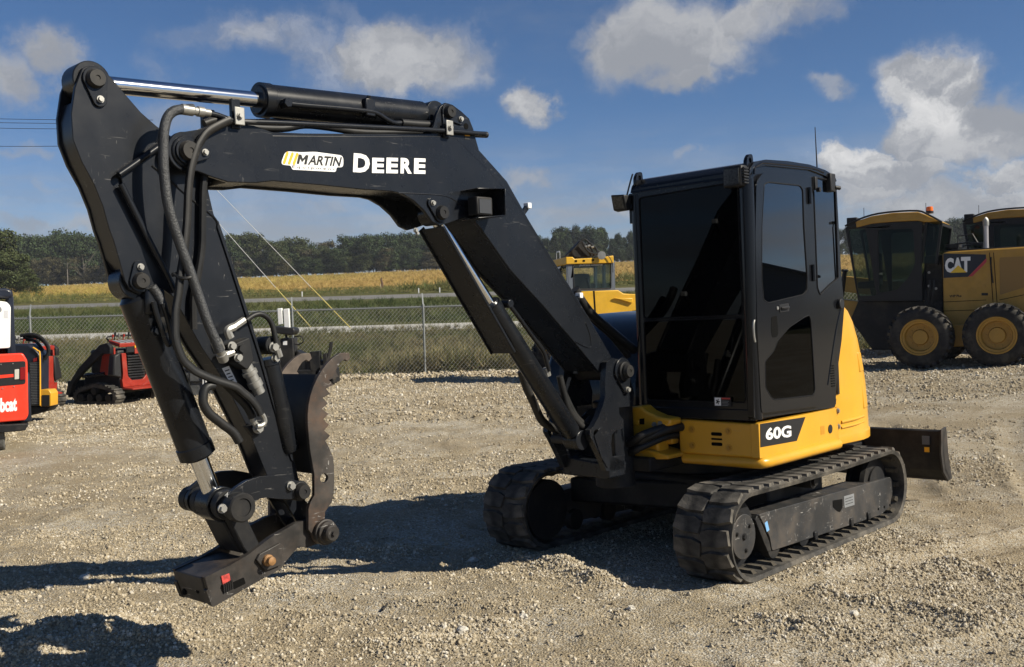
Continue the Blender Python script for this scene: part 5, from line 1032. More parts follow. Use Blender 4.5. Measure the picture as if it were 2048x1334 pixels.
# --- undercarriage
TC = [(.995, .275), (-.995, .275)]; TR = .235                   # wheel centres, belt inner radius
def belt_pt(s):
    """s = distance along the belt centre line, from the top rear forwards; returns x, z and the outward direction"""
    Lh = 1.99; ra = TR + .02; c = math.pi * ra; s = s % (2 * Lh + 2 * c)
    if s < Lh: return (-.995 + s, .275 + ra - .012 * math.sin(math.pi * s / Lh)), (0, 1)
    s -= Lh
    if s < c: a = math.pi / 2 - s / ra; return (.995 + ra * math.cos(a), .275 + ra * math.sin(a)), (math.cos(a), math.sin(a))
    s -= c
    if s < Lh: return (.995 - s, .275 - ra), (0, -1)
    s -= Lh; a = -math.pi / 2 - s / ra; return (-.995 + ra * math.cos(a), .275 + ra * math.sin(a)), (math.cos(a), math.sin(a))
PER = 2 * 1.99 + 2 * math.pi * (TR + .02); NL = 46
def make_track(yc, near):
    hw = .20; m = MB(); n = 132
    for i in range(n):
        (x, z), (dx, dz) = belt_pt(PER * i / n)
        for o, y in ((-.016, -hw + .01), (.010, -hw), (.016, -hw + .02), (.016, hw - .02), (.010, hw), (-.016, hw - .01)): m.v.append((x + dx * o, yc + y, z + dz * o))
    for i in range(n):
        j = (i + 1) % n
        for k in range(6): q = (k + 1) % 6; m.f.append((i * 6 + k, j * 6 + k, j * 6 + q, i * 6 + q))
    tr = m.build('track', TRACKR, EX, smooth=40)
    return tr
lug = MB()
def lugmesh():
    # block pointing along +z (outwards), length along x, width along y
    a = [(-.052, -.085), (.030, -.100), (.052, -.02), (.052, .085), (-.030, .100), (-.052, .04)]
    k = len(lug.v); lug.v += [(x * 1.05, y, -.004) for x, y in a] + [(x * .95, y * .96, .017) for x, y in a]; n = 6
    lug.f += [tuple(range(n))[::-1], tuple(range(n, 2 * n))] + [(i, (i + 1) % n, n + (i + 1) % n, n + i) for i in range(n)]
    return lug.mesh('track_lug', TRACKR, 0)
LUG = lugmesh()
rib = MB().quadbox([(-.016, -.05, -.045), (.016, -.05, -.045), (.016, .05, -.045), (-.016, .05, -.045), (-.028, -.07, 0), (.028, -.07, 0), (.028, .075, 0), (-.028, .075, 0)]).mesh('belt_rib', DIRTY, 0)
for yc in (.80, -.80):
    tr = make_track(yc, yc > 0)
    for i in range(NL * 2):
        half = i % 2; (x, z), (dx, dz) = belt_pt(PER * i / (NL * 2)); o = bpy.data.objects.new('track_lug', LUG); link(o, tr)
        X_ = Vector((dz, 0, -dx)); Z_ = Vector((dx, 0, dz)); Y_ = Z_.cross(X_)
        o.matrix_local = Matrix(((X_.x, Y_.x, Z_.x, x + dx * .016), (X_.y, Y_.y, Z_.y, yc + (.095 if half else -.095)), (X_.z, Y_.z, Z_.z, z + dz * .016), (0, 0, 0, 1))) @ Matrix.Diagonal((random.uniform(.92, 1.06), -1 if half else 1, random.uniform(.8, 1.1), 1))
    for i in range(NL):
        (x, z), (dx, dz) = belt_pt(PER * (i + .5) / NL); o = bpy.data.objects.new('belt_rib', rib); link(o, tr)
        X_ = Vector((dz, 0, -dx)); Z_ = Vector((dx, 0, dz)); Y_ = Z_.cross(X_)
        o.matrix_local = Matrix(((X_.x, Y_.x, Z_.x, x - dx * .010), (X_.y, Y_.y, Z_.y, yc + .085), (X_.z, Y_.z, Z_.z, z - dz * .010), (0, 0, 0, 1))) @ Matrix.Diagonal((.9, 1.0, .55, 1))
    s = 1 if yc > 0 else -1
    fy0, fy1 = yc - .08, yc + s * .11 if s > 0 else yc + .08
    if s > 0: fo_ = [(0.784, 0.362), (-1.172, 0.314), (-1.217, 0.277), (-1.199, 0.105), (-0.979, 0.059), (0.641, 0.11), (0.662, 0.201)]
    fr = MB().plate(rnd(fo_, .02, 3), .73 if s > 0 else -.91, .91 if s > 0 else -.73).build('track_frame', FRAMEB, EX, bevel=.012, seg=3)
    if s > 0:
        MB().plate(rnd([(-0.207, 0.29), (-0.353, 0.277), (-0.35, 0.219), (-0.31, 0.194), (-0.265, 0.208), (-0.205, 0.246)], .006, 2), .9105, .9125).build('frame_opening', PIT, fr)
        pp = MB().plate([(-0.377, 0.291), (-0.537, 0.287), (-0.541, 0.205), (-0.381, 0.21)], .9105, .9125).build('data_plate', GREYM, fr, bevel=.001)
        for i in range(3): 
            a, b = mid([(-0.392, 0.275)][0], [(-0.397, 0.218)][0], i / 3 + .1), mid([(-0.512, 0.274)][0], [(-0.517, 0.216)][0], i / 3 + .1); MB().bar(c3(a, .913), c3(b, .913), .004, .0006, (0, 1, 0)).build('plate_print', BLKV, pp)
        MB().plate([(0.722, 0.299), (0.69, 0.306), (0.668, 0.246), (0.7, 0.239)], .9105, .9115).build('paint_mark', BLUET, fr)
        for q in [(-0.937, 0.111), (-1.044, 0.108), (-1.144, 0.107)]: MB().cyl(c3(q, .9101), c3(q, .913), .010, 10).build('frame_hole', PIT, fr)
        for q in [(0.071, 0.111), (-0.474, 0.103), (-0.755, 0.101)]: MB().box((q[0] - .022, .88, q[1] - .04), (q[0] + .022, .925, q[1] + .02)).build('roller_lug', DARK, fr, bevel=.008)
        MB().plate([(0.796, 0.358), (0.739, 0.29), (0.663, 0.176), (0.641, 0.11), (0.685, 0.112), (0.731, 0.18), (0.822, 0.335)], .80, .905).build('frame_nose', DARK, fr, bevel=.004)
    for k, (cx_, cz_) in enumerate(TC):
        nm = 'idler' if k == 0 else 'sprocket'
        wv_ = MB().lathe((cx_, yc - .07, cz_), (0, 1, 0), [(0, .10), (0, TR - .03), (.03, TR - .02), (.035, TR - .05), (.105, TR - .05), (.11, TR - .02), (.14, TR - .03), (.14, .14), (.155, .14), (.155, .02)], 36).build(nm, DARK, EX)
        if s < 0: MB().cyl((cx_, yc + .10, cz_), (cx_, yc + .175, cz_), TR - .025, 32).build('wheel_disc', DARK, wv_, bevel=.004)
        if s > 0 and k == 0:
            MB().cyl((cx_, yc + .09, cz_ - .01), (cx_, yc + .125, cz_ - .01), .135, 32).build('idler_cover', FRAMEB, wv_, bevel=.004)
            for a in (0, 120, 240): bolt((cx_ + .085 * math.cos(R(a + 20)), yc + .125, cz_ - .01 + .085 * math.sin(R(a + 20))), .010, (0, 1, 0), wv_, DARK, h=.008)
            bolt((cx_, yc + .125, cz_ - .01), .016, (0, 1, 0), wv_, DARK, h=.008)
    for x in (.6, .2, -.2, -.6): MB().lathe((x, yc - .1, .13), (0, 1, 0), [(0, .03), (0, .075), (.06, .075), (.062, .055), (.14, .055), (.142, .075), (.2, .075), (.2, .03)], 20).build('track_roller', DARK, EX)
    MB().lathe((.02, yc - .06, .455), (0, 1, 0), [(0, .02), (0, .05), (.15, .05), (.15, .03), (.17, .03), (.17, .005)], 20).build('carrier_roller', DARK, EX)
MB().quadbox([(.45, -.74, .26), (.62, -.74, .26), (.35, .74, .26), (-.1, .74, .26), (.45, -.74, .44), (.62, -.74, .44), (.35, .74, .46), (-.1, .74, .46)]).build('cross_member', DARK, EX, bevel=.02)
MB().quadbox([(-.62, -.74, .26), (-.42, -.74, .26), (.2, .74, .26), (-.42, .74, .26), (-.62, -.74, .44), (-.42, -.74, .44), (.2, .74, .46), (-.42, .74, .46)]).build('cross_member', DARK, EX, bevel=.02)
MB().box((-.45, -.42, .30), (.45, .42, .50)).build('centre_frame', DARK, EX, bevel=.03)
MB().cyl((0, 0, .50), (0, 0, .66), .43, 40).build('slewing_ring', DARK, EX, bevel=.006)
# blade at the rear
bl = MB().plate([(-2.06, .58), (-2.03, .57), (-2.0, .40), (-2.03, .25), (-2.12, .165), (-2.15, .17), (-2.06, .27), (-2.035, .40)], -1.0, 1.0).build('blade', DARK, EX, bevel=.006)
MB().plate([(-2.10, .60), (-1.99, .585), (-1.965, .40), (-2.0, .24), (-2.10, .155), (-2.19, .165), (-2.13, .35)], .985, 1.0).build('blade_end_plate', WORN, bl, bevel=.003)
MB().bar((-2.125, -.98, .19), (-2.125, .98, .19), .02, .07).build('cutting_edge', WORN, bl)
MB().box((-1.995, .84, .46), (-1.992, .90, .53)).build('blade_decal', BLUEGREY, bl); MB().box((-1.985, .86, .40), (-1.982, .90, .44)).build('blade_decal', ORNG, bl)
for y in (.3, -.3): MB().bar((-2.02, y, .40), (-.5, y * .8, .36), .09, .12).build('blade_arm', DARK, EX, bevel=.01)
MB().cyl((-1.95, 0, .48), (-.5, 0, .42), .05, 18).build('blade_cylinder', CYLB, EX)
# ------------------------------------------------------------------ other machines in the yard
def root_at(name, O, a, label, cat, group=None): return thing(name, O, math.atan2(a[1], a[0]), label, cat, group)
def wheel(parent, c, r, w, rim, n=40, lugs=26, rimm=None):
    """c = centre of the outer face (x, y, z); axle along y, tyre extends to -y"""
    x, y, z = c
    ty = MB().lathe((x, y, z), (0, -1, 0), [(.03, rim), (0, rim * 1.06), (0, r * .80), (.03, r * .90), (.09, r * .965), (w - .09, r * .965), (w - .03, r * .9), (w, r * .8), (w, rim)], n, False)
    for i in range(lugs):
        a = 2 * math.pi * i / lugs
        for s in (0, 1):
            b = a + s * math.pi / lugs; d = Vector((math.cos(b), 0, math.sin(b))); d2 = Vector((math.cos(b + .16), 0, math.sin(b + .16))); y0, y1 = (y - .035, y - w * .55) if s else (y - w + .035, y - w * .45)
            ty.bar(Vector((x, y0, z)) + d * r * .955, Vector((x, y1, z)) + d2 * r * .975, .075, .055, d)
    wh = ty.build('wheel', TYRE, parent, smooth=35)
    MB().lathe((x, y - .005, z), (0, -1, 0), [(0, rim * 1.02), (0, rim * .94), (.03, rim * .90), (.035, rim * .80), (.13, rim * .74), (.14, rim * .45), (.09, rim * .40), (.085, .005)], n, False).build('rim', rimm or CATY, wh, smooth=30)
    for i in range(10):
        a = 2 * math.pi * i / 10; bolt((x + rim * .58 * math.cos(a), y - .142, z + rim * .58 * math.sin(a)), .022, (0, 1, 0), wh, rimm or CATY, 'wheel_nut')
    return wh
def make_grader():
    t = root_at('motor_grader', (8.82, 19.8, 0.254), (-0.85, 0.53), 'dark yellow motor grader with lettered engine housing and both rear wheels in view', 'motor grader', 'motor graders parked at the right edge')
    wheel(t, c3([(0.724, 0.618)][0], 0), .625, .40, .36); wheel(t, c3([(-0.692, 0.643)][0], 0), .625, .40, .36)
    for c in [(0.724, 0.618), (-0.692, 0.643)]: wheel(t, (c[0], -2.12, c[1]), .625, .40, .36)
    a, b = [(0.724, 0.618), (-0.692, 0.643)]
    MB().plate(capsule((a[0], a[1]), (b[0], b[1]), .22, .22), -.62, -.42).plate(capsule(a, b, .2, .2), -2.08, -1.9).build('tandem_case', CATY, t, bevel=.02)
    MB().cyl(((a[0] + b[0]) / 2, -2.0, a[1]), ((a[0] + b[0]) / 2, -.5, a[1]), .2, 20).build('rear_axle', DARK, t)
    hood = [(0.348, 1.073), (0.336, 2.319), (0.203, 2.343), (-0.427, 2.328)]; z1 = hood[2][1]; xr = -3.3
    body = MB().plate([(hood[0][0], .55), (hood[0][0], z1 - .03), (hood[0][0] - .12, z1), (-1.2, z1 + .02), (xr, z1 - .12), (xr - .1, .9), (xr + .2, .62)], -1.9, -.60).build('engine_housing', CATY, t, bevel=.03)
    MB().box((hood[0][0] - .02, -1.86, z1 - .002), (xr + .2, -.66, z1 + .035)).build('hood_top', BLKV, t, bevel=.015)
    MB().plate([(0.335, 1.809), (0.331, 2.309), (-0.463, 2.246), (-0.462, 2.166), (-0.125, 1.815)], -.5985, -.5965).build('brand_panel', NAVY, body)
    MB().plate([(-0.471, 2.176), (-0.47, 2.096), (-0.208, 1.822), (-0.13, 1.815)], -.5963, -.595).build('brand_stripe', mat('stripe_red', (.42, .035, .05), .4), body)
    pg = lambda u, v, w: (u, -.596 + w, v)
    for ch, q in (('C', [(0.304, 1.915), (0.139, 1.912), (0.299, 2.215)]), ('A', [(0.158, 1.913), (-0.029, 1.91), (0.153, 2.213)]), ('T', [(0.003, 1.911), (-0.173, 1.909), (-0.002, 2.22)])): lettering('brand_letter', ch, WHITE, body, *q, pg, .002, bold=.06)
    MB().plate([(0.052, 2.056), (0.205, 1.907), (-0.104, 1.904)], -.5935, -.592).build('brand_triangle', mat('brand_yellow', (.78, .50, .03), .4), body)
    lettering('model_lettering', 'VHP Plus', BLKV, body, *[(0.228, 1.407), (0.002, 1.41), (0.227, 1.458)], pg, .002, bold=.03)
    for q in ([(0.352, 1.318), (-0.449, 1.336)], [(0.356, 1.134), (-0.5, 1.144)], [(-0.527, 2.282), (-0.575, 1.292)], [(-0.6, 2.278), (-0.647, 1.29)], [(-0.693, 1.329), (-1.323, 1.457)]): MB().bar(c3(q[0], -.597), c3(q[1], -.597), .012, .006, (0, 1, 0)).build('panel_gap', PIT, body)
    MB().plate(rnd([(-0.706, 2.173), (-1.282, 2.173), (-1.273, 1.605), (-0.704, 1.428)], .03, 3), -.5985, -.592).build('side_screen', mat('grader_brown', (.26, .15, .04), .6), body); MB().plate([(-0.369, 1.479), (-0.487, 1.475), (-0.486, 1.425), (-0.368, 1.428)], -.598, -.594).build('small_plate', BLKV, body); MB().plate([(-0.399, 1.648), (-0.444, 1.646), (-0.444, 1.586), (-0.398, 1.588)], -.598, -.585).build('latch', CATY, body, bevel=.004)
    MB().tube([c3(q, -.58) for q in [(-0.554, 2.191), (-0.551, 2.032), (-0.582, 1.671)]], .012, 8, 2).build('grab_handle', BLKV, body)
    # cab
    g1 = rnd([(2.194, 2.92), (1.843, 2.928), (1.647, 1.493), (2.015, 1.494)], .04, 3); g2 = rnd([(1.59, 2.88), (0.895, 2.854), (0.87, 2.109), (1.012, 1.836), (1.243, 1.595), (1.595, 1.544)], .07, 4)
    cabo = [(2.266, 2.968), (2.057, 3.028), (0.796, 3.002), (0.709, 2.965), (0.743, 2.124), (0.738, 1.351), (2.027, 1.388)]
    cb = MB().plate(cabo, -.60, -.55, holes=[g1, g2]).build('cab', BLKV, t, bevel=.008)
    MB().plate(cabo, -1.95, -1.90, holes=[g1, g2]).build('cab_far_side', BLKV, cb)
    for g in (g1, g2):
        MB().plate(inset(g, -.01), -.585, -.578).build('cab_window', CLEAR, cb); MB().plate(inset(g, -.01), -1.925, -1.918).build('cab_window', CLEAR, cb)
    ra, rb, rc, rd_ = [(0.65, 2.953), (0.364, 2.903), (0.473, 2.112), (0.752, 2.125)]
    b = MB()
    for q, s in ((ra, rd_), (rb, rc)):
        for y in (-.62, -1.88): b.bar(c3(q, y), c3(s, y), .05, .05)
    for q in (ra, rb, rc): b.bar(c3(q, -.62), c3(q, -1.88), .05, .05)
    b.build('rear_frame', BLKV, cb)
    MB().plate([ra, rb, rc, rd_], -.63, -.622).plate([ra, rb, rc, rd_], -1.88, -1.872).build('rear_side_window', CLEAR, cb)
    MB().bar(((rb[0] + rc[0]) / 2, -.65, (rb[1] + rc[1]) / 2), ((rb[0] + rc[0]) / 2, -1.85, (rb[1] + rc[1]) / 2), .01, rb[1] - rc[1], (rb[0] - rc[0], 0, rb[1] - rc[1])).build('rear_window', CLEAR, cb)
    roof = [(2.065, 3.068), (1.705, 3.169), (1.283, 3.205), (0.793, 3.189), (0.64, 3.121), (0.385, 2.97), (0.652, 2.968), (0.787, 3.008), (1.286, 3.023), (1.708, 3.011), (2.026, 2.949)]
    MB().plate(roof, -1.98, -.52).build('cab_roof', CATY, cb, bevel=.015)
    MB().tube([c3(q, -.50) for q in [(2.253, 2.996), (2.044, 3.088), (1.704, 3.19), (1.282, 3.226), (0.793, 3.209), (0.592, 3.117), (0.329, 2.945)]], .02, 8, 3).build('roof_edge', BLKV, cb)
    MB().box((roof[0][0] + .16, -.85, roof[0][1] - .12), (roof[0][0] - .06, -.52, roof[0][1] + .10)).build('roof_lights', BLKV, cb, bevel=.02)
    q = [(0.607, 3.158)][0]; be = MB().cyl(c3(q, -.8), (q[0], -.8, q[1] + .05), .075, 16).build('beacon', BLKV, cb); MB().lathe((q[0], -.8, q[1] + .04), (0, 0, 1), [(0, .065), (.06, .068), (.10, .06), (.105, .03)], 18).build('beacon_lens', AMBER, be)
    for q in [(0.696, 3.172), (1.946, 3.169)]: MB().cyl(c3(q, -.9), (q[0], -.9, q[1] + .22), .006, 6).build('aerial', BLKV, cb)
    # seat and steering column seen through the glass
    q = [(2.036, 2.006)][0]; st = MB().box((q[0] - .3, -1.5, q[1] - .35), (q[0] + .1, -1.0, q[1] - .2)).box((q[0] - .34, -1.48, q[1] - .3), (q[0] - .22, -1.02, q[1] + .42)).build('seat', SEATF, cb, bevel=.04)
    MB().tube([(q[0] + .5, -1.25, q[1] - .5), (q[0] + .42, -1.25, q[1] + .05)], .05, 8, 1).cyl((q[0] + .42, -1.45, q[1] + .06), (q[0] + .42, -1.05, q[1] + .06), .03, 10).build('steering_column', BLKV, cb)
    # frame below and ahead of the cab
    lo = [(0.368, 1.339), (2.062, 1.388), (2.237, 0.983), (1.783, 0.334), (1.326, 0.333), (1.212, 1.09), (0.373, 1.071)]
    MB().plate(lo, -1.8, -.72).build('rear_frame_box', DARK, t, bevel=.02)
    MB().box((hood[0][0] + .02, -1.7, .9), (cabo[-2][0], -.8, z1 - .05)).build('hydraulic_tank', DARK, t, bevel=.03)
    x0 = cabo[0][0]; MB().bar((x0 - .3, -1.25, 1.15), (x0 + 3.6, -1.25, 1.75), .35, .4).build('front_frame', CATY, t, bevel=.02)
    for y in (-.1, -2.1): wheel(t, (x0 + 3.7, y, .62), .62, .38, .34)
    MB().cyl((x0 + 3.7, -2.2, .7), (x0 + 3.7, -.4, .7), .1, 14).build('front_axle', DARK, t)
    MB().bar((x0 + .6, -.1, .5), (x0 + 1.9, -2.4, .5), .08, .6).build('mouldboard', DARK, t)
    for q in [(0.597, 1.779), (0.52, 1.775), (0.678, 1.575)]: MB().tube([c3(q, -.6), (q[0], -.58, q[1] - .2), (q[0] + .05, -.6, q[1] - .5)], .018, 6, 3).build('hydraulic_hose', RUBBER, t)
    for q in [(0.61, 1.933), (0.615, 1.656), (0.482, 1.599)]: bolt(c3(q, -.60), .02, (0, 1, 0), t, STEEL, 'fitting')
    # top of the housing: exhaust, pre-cleaner, rails
    q = [(-0.423, 2.352)][0]; ex = MB().cyl((q[0], -1.0, z1), (q[0], -1.0, z1 + .52), .048, 18).build('exhaust_pipe', mat('weathered_chrome', (.50, .46, .44), .35, metal=.7), t); MB().tube([(q[0], -1.0, z1 + .5), (q[0], -1.0, z1 + .60), (q[0] + .03, -1.0, z1 + .64)], .06, 14, 3).build('exhaust_tip', STEEL, ex)
    q = [(0.17, 2.382)][0]; MB().cyl((q[0], -.9, z1), (q[0], -.9, z1 + .08), .10, 18).cyl((q[0], -.9, z1 + .07), (q[0], -.9, z1 + .16), .17, 22).build('pre_cleaner', BLKV, t, bevel=.01)
    rl = [(0.175, 2.489), (-0.107, 2.513), (-0.394, 2.476), (-0.392, 2.345)]
    MB().tube([c3(q, -.75) for q in rl], .018, 6, 1).tube([c3(q, -.75) for q in [(0.073, 2.371), (0.068, 2.656), (-0.203, 2.68), (-0.293, 2.502)]], .016, 6, 1).tube([c3(q, -1.7) for q in rl], .018, 6, 1).build('guard_rail', BLKV, t)
    return t
def copy_tree(o, parent=None):
    c = o.copy(); link(c, parent)
    for ch in list(o.children): copy_tree(ch, c)
    return c
bpy.context.view_layer.update()
G1 = make_grader(); bpy.context.view_layer.update()
G2 = copy_tree(G1); G2.location = (G1.location.x + 3.55, G1.location.y + 2.3, float(base_z(G1.location.x + 3.5, G1.location.y + 2.3)))
G2['label'] = 'motor grader standing behind, only its cab and orange beacon showing at the right edge'

# --- small red tracked loaders by the fence
def make_mini(O, a, label):
    t = root_at('mini_track_loader', O, a, label, 'mini loader', 'small red tracked loaders by the fence')
    # u to image left across the rear, y towards the viewer at the rear, -y forwards
    w = .50
    for s in (1, -1):
        b = [(-.06, .02), (.05, 0), (.95, 0), (1.06, .03), (1.12, .16), (1.0, .30), (.50, .42), (.10, .36), (-.10, .26), (-.12, .12)]
        tr = MB().plate(rnd(b, .08, 4), s * w - .11, s * w + .11, lambda u, v, k: (k, -u, v), holes=[rnd(inset(b, -.05) if False else [(.0, .06), (.95, .06), (1.03, .15), (.95, .24), (.5, .35), (.1, .29), (-.04, .2)], .05, 3)]).build('track', TRACKR, t, smooth=30)
        k = 0
        P = [Vector(q) for q in rnd(b, .08, 4)]
        lug_ = MB()
        L_ = 0; last = 0
        for i in range(len(P)):
            A, B = P[i], P[(i + 1) % len(P)]; l = (B - A).length; n = max(0, int((L_ + l) / .085) - int(L_ / .085))
            for j in range(n):
                f = ((int(L_ / .085) + 1 + j) * .085 - L_) / l; q = A.lerp(B, min(f, 1)); d = (B - A).normalized(); nn = Vector((d.y, -d.x))
                if nn.dot(q - Vector((.5, .18))) < 0: nn = -nn
                lug_.bar((s * w - .11, -(q.x + nn.x * .012), q.y + nn.y * .012), (s * w + .11, -(q.x + nn.x * .012), q.y + nn.y * .012), .04, .03, (0, -nn.x, nn.y))
            L_ += l
        lug_.build('tread', TRACKR, tr, smooth=0)
        for u in (.1, .36, .62, .88): MB().cyl((s * w - .09, -u, .13), (s * w + .12, -u, .13), .085, 16).build('roller', DARK, tr, bevel=.01)
        MB().cyl((s * w - .09, -.5, .27), (s * w + .12, -.5, .27), .08, 16).build('drive_sprocket', DARK, tr, bevel=.01)
    MB().box((-.42, -1.0, .22), (.42, .02, .62)).build('chassis', DARK, t, bevel=.03)
    bd = MB().box((-.42, -.80, .60), (.42, -.02, 1.10)).build('engine_cover', DARK, t, bevel=.05)
    # rear: red surround, grille of bars
    fr = MB().plate(rnd([(-.40, .34), (.40, .34), (.36, .62), (.38, 1.02), (.27, 1.02), (.24, .55), (.14, .46), (-.14, .46), (-.24, .55), (-.27, 1.02), (-.38, 1.02), (-.36, .62)], .02, 2), .02, .07).build('rear_frame', REDP, t, bevel=.008)
    for i in range(9): MB().box((-.22, .0, .50 + i * .054), (.22, .055, .535 + i * .054)).build('grille_bar', DARK, fr, bevel=.008)
    MB().plate([(-.40, .34), (-.10, .34), (-.42, .50)], .03, .10).plate([(.40, .34), (.10, .34), (.42, .50)], .03, .10).build('corner_plate', REDP, fr, bevel=.004)
    for s in (1, -1): MB().quadbox([(s * .40, -.12, .52), (s * .60, -.12, .58), (s * .60, .06, .58), (s * .40, .08, .52), (s * .40, -.12, 1.04), (s * .54, -.12, 1.0), (s * .54, .04, .98), (s * .40, .06, 1.04)]).build('side_tank', BLKV, t, bevel=.03)
    for s in (1, -1): MB().box((s * .24, .02, 1.02), (s * .02, .06, 1.20)).build('rear_shroud', BLKV, t, bevel=.04)
    MB().box((-.05, .05, 1.0), (.05, .075, 1.16)).build('red_tab', REDP, t); MB().box((-.03, .076, 1.12), (.05, .08, 1.17)).build('yellow_label', ORNG, t)
    pn = MB().quadbox([(-.42, -.25, 1.22), (.42, -.25, 1.22), (.42, .06, 1.14), (-.42, .06, 1.14), (-.42, -.25, 1.29), (.42, -.25, 1.29), (.42, .07, 1.22), (-.42, .07, 1.22)]).build('control_panel', REDP, t, bevel=.012)
    for i in range(5): MB().quadbox([(-.34 + i * .15, -.2, 1.27), (-.22 + i * .15, -.2, 1.27), (-.22 + i * .15, .04, 1.222), (-.34 + i * .15, .04, 1.222), (-.34 + i * .15, -.2, 1.285), (-.22 + i * .15, -.2, 1.285), (-.22 + i * .15, .04, 1.237), (-.34 + i * .15, .04, 1.237)]).build('panel_pad', GREYM, pn)
    for i, (u, m_) in enumerate(((-.3, DARK), (-.18, REDP), (-.05, DARK), (.08, REDP), (.2, STEEL), (.3, DARK), (.36, REDP))): MB().tube([(u, -.22, 1.27), (u + .01, -.18, 1.36 + .02 * (i % 3))], .012, 6, 1).cyl((u + .01, -.18, 1.35 + .02 * (i % 3)), (u + .01, -.17, 1.40 + .02 * (i % 3)), .022, 8).build('lever', m_, pn)
    MB().tube([(-.34, -.3, 1.25), (-.34, -.34, 1.36), (.34, -.34, 1.36), (.34, -.3, 1.25)], .018, 8, 3).build('hand_bar', DARK, pn)
    for s in (1, -1):
        ar = MB(); ar.plate([(.0, 1.16), (-.10, 1.24), (-.30, 1.20), (-.95, .72), (-1.28, .36), (-1.34, .18), (-1.22, .18), (-1.10, .42), (-.80, .66), (-.25, 1.02), (-.02, 1.02)], s * .56 - .045, s * .56 + .045, lambda u, v, k: (k, u, v)); ar.build('lift_arm', DARK, t, bevel=.008)
        MB().plate([(-.02, .55), (-.45, .62), (-.34, 1.05), (-.16, 1.14), (-.02, 1.14)], s * .475 - .02, s * .475 + .02, lambda u, v, k: (k, u, v)).build('arm_tower', REDP, t, bevel=.004)
        MB().cyl((s * .50, -.30, .62), (s * .52, -.9, .56), .035, 10).build('lift_cylinder', CYLB, t)
    MB().plate([(-.5, .12), (.5, .12), (.5, .46), (-.5, .46)], -1.40, -1.34).build('attachment_plate', DARK, t, bevel=.01)
    MB().quadbox([(-.40, .05, .30), (.40, .05, .30), (.34, .30, .28), (-.34, .30, .28), (-.40, .05, .34), (.40, .05, .34), (.34, .30, .31), (-.34, .30, .31)]).build('platform', REDP, t, bevel=.006)
    return t
make_mini((-7.75, 20.5, 0), (-0.45, -0.89), 'small red and black tracked loader with sloping arms, standing free before the fence')
bpy.context.view_layer.update()
M1 = [o for o in COL.objects if o.name.startswith('mini_track_loader') and o.parent is None][0]
M2 = copy_tree(M1); M2.location = (-9.25, 19.4, 0); M2.rotation_euler = (0, 0, M1.rotation_euler[2] + .1); M2['label'] = 'small red and black tracked loader half hidden behind the orange red machine on the left'

# --- orange red and white loader cut by the left edge
t = root_at('track_loader', (-6.43, 13.3, 0), (-0.88, -0.48), 'orange red loader with white side tower and lettered tailgate, cut by the left edge', 'loader')
out = [(0.067, 1.285), (0.026, 1.243), (0.017, 1.183), (0.031, 0.458), (0.07, 0.388)]; z0_ = out[-1][1]; z1_ = out[0][1]; xl = 1.75
tail = rnd([(xl, z0_ - .02), (xl, z1_ - .02), out[0], out[2], out[3], out[4]], .03, 3)
gate = MB().plate(tail, -.12, 0).build('tailgate', BOBR, t, bevel=.02, seg=3)
pan = rnd([(1.303, 1.165), (0.041, 1.178), (0.052, 0.873), (1.315, 0.835)], .03, 3); MB().plate(pan, .0005, .006).build('grille_panel', BLKV, gate, bevel=.002)
MB().plate([(0.696, 0.997), (0.19, 1.014), (0.191, 0.974), (0.697, 0.951)], .0062, .009).build('orange_stripe', BOBR, gate)
MB().plate([(0.176, 1.072), (0.122, 1.076), (0.127, 0.944), (0.181, 0.94)], .006, .018).build('tail_lamp', LENS, gate, bevel=.004); MB().plate([(0.11, 1.095), (0.05, 1.099), (0.056, 0.933), (0.116, 0.93)], .006, .018).build('tail_lamp', REDL, gate, bevel=.004)
for q in [(0.332, 1.147), (0.191, 1.152), (0.326, 0.83), (0.19, 0.848)]: bolt(c3(q, .006), .006, (0, 1, 0), gate)
lettering('tailgate_lettering', 'bobcat', WHITE, gate, *[(0.483, 0.512), (0.166, 0.522), (0.477, 0.702)], lambda u, v, w: (u, w, v), .002, bold=.05)
MB().plate(rnd([(1.042, 0.779), (0.097, 0.782), (0.097, 0.463), (1.054, 0.459)], .02, 3), .0004, .0012).build('pressed_panel', BOBR, gate)
bp_ = [(1.33, 0.384), (0.032, 0.349), (0.077, 0.26), (1.336, 0.232)]; MB().plate(bp_, -.5, .06).build('rear_bumper', DARK, t, bevel=.01)
MB().box((-.01, -2.0, .35), (xl, -.12, 1.02)).build('engine_body', NAVY, t, bevel=.03)
MB().box((.10, -1.6, 1.0), (xl - .1, -.13, 1.12)).build('engine_lid', NAVY, t, bevel=.04)
tw = [(0.307, 1.984), (0.225, 1.969), (0.182, 1.908), (0.209, 1.354), (0.378, 1.348)]; MB().plate(rnd([(tw[4][0] + .10, tw[4][1])] + [(tw[0][0] + .10, tw[0][1])] + tw[:4], .03, 3), -1.1, -.2).build('lift_tower', BOBW, t, bevel=.02)
q = [(0.336, 1.871)][0]; MB().cyl(c3(q, -.2), c3(q, -.185), .045, 20).build('pivot_cap', GREYM, t, bevel=.006)
sd = [(0.265, 1.856), (0.217, 1.855), (0.221, 1.755), (0.268, 1.757)]; MB().plate(sd, -.1995, -.198).build('sticker', mat('pale_sticker', (.55, .56, .58), .5), t)
cbn = [(0.125, 2.06), (0.14, 2.143), (0.213, 2.172)]; MB().plate([(cbn[0][0], cbn[0][1] - .02), cbn[1], cbn[2], (1.6, cbn[2][1] + .02), (1.6, cbn[0][1] - .02)], -2.0, -.7).build('cab_roof', NAVY, t, bevel=.03)
b = MB()
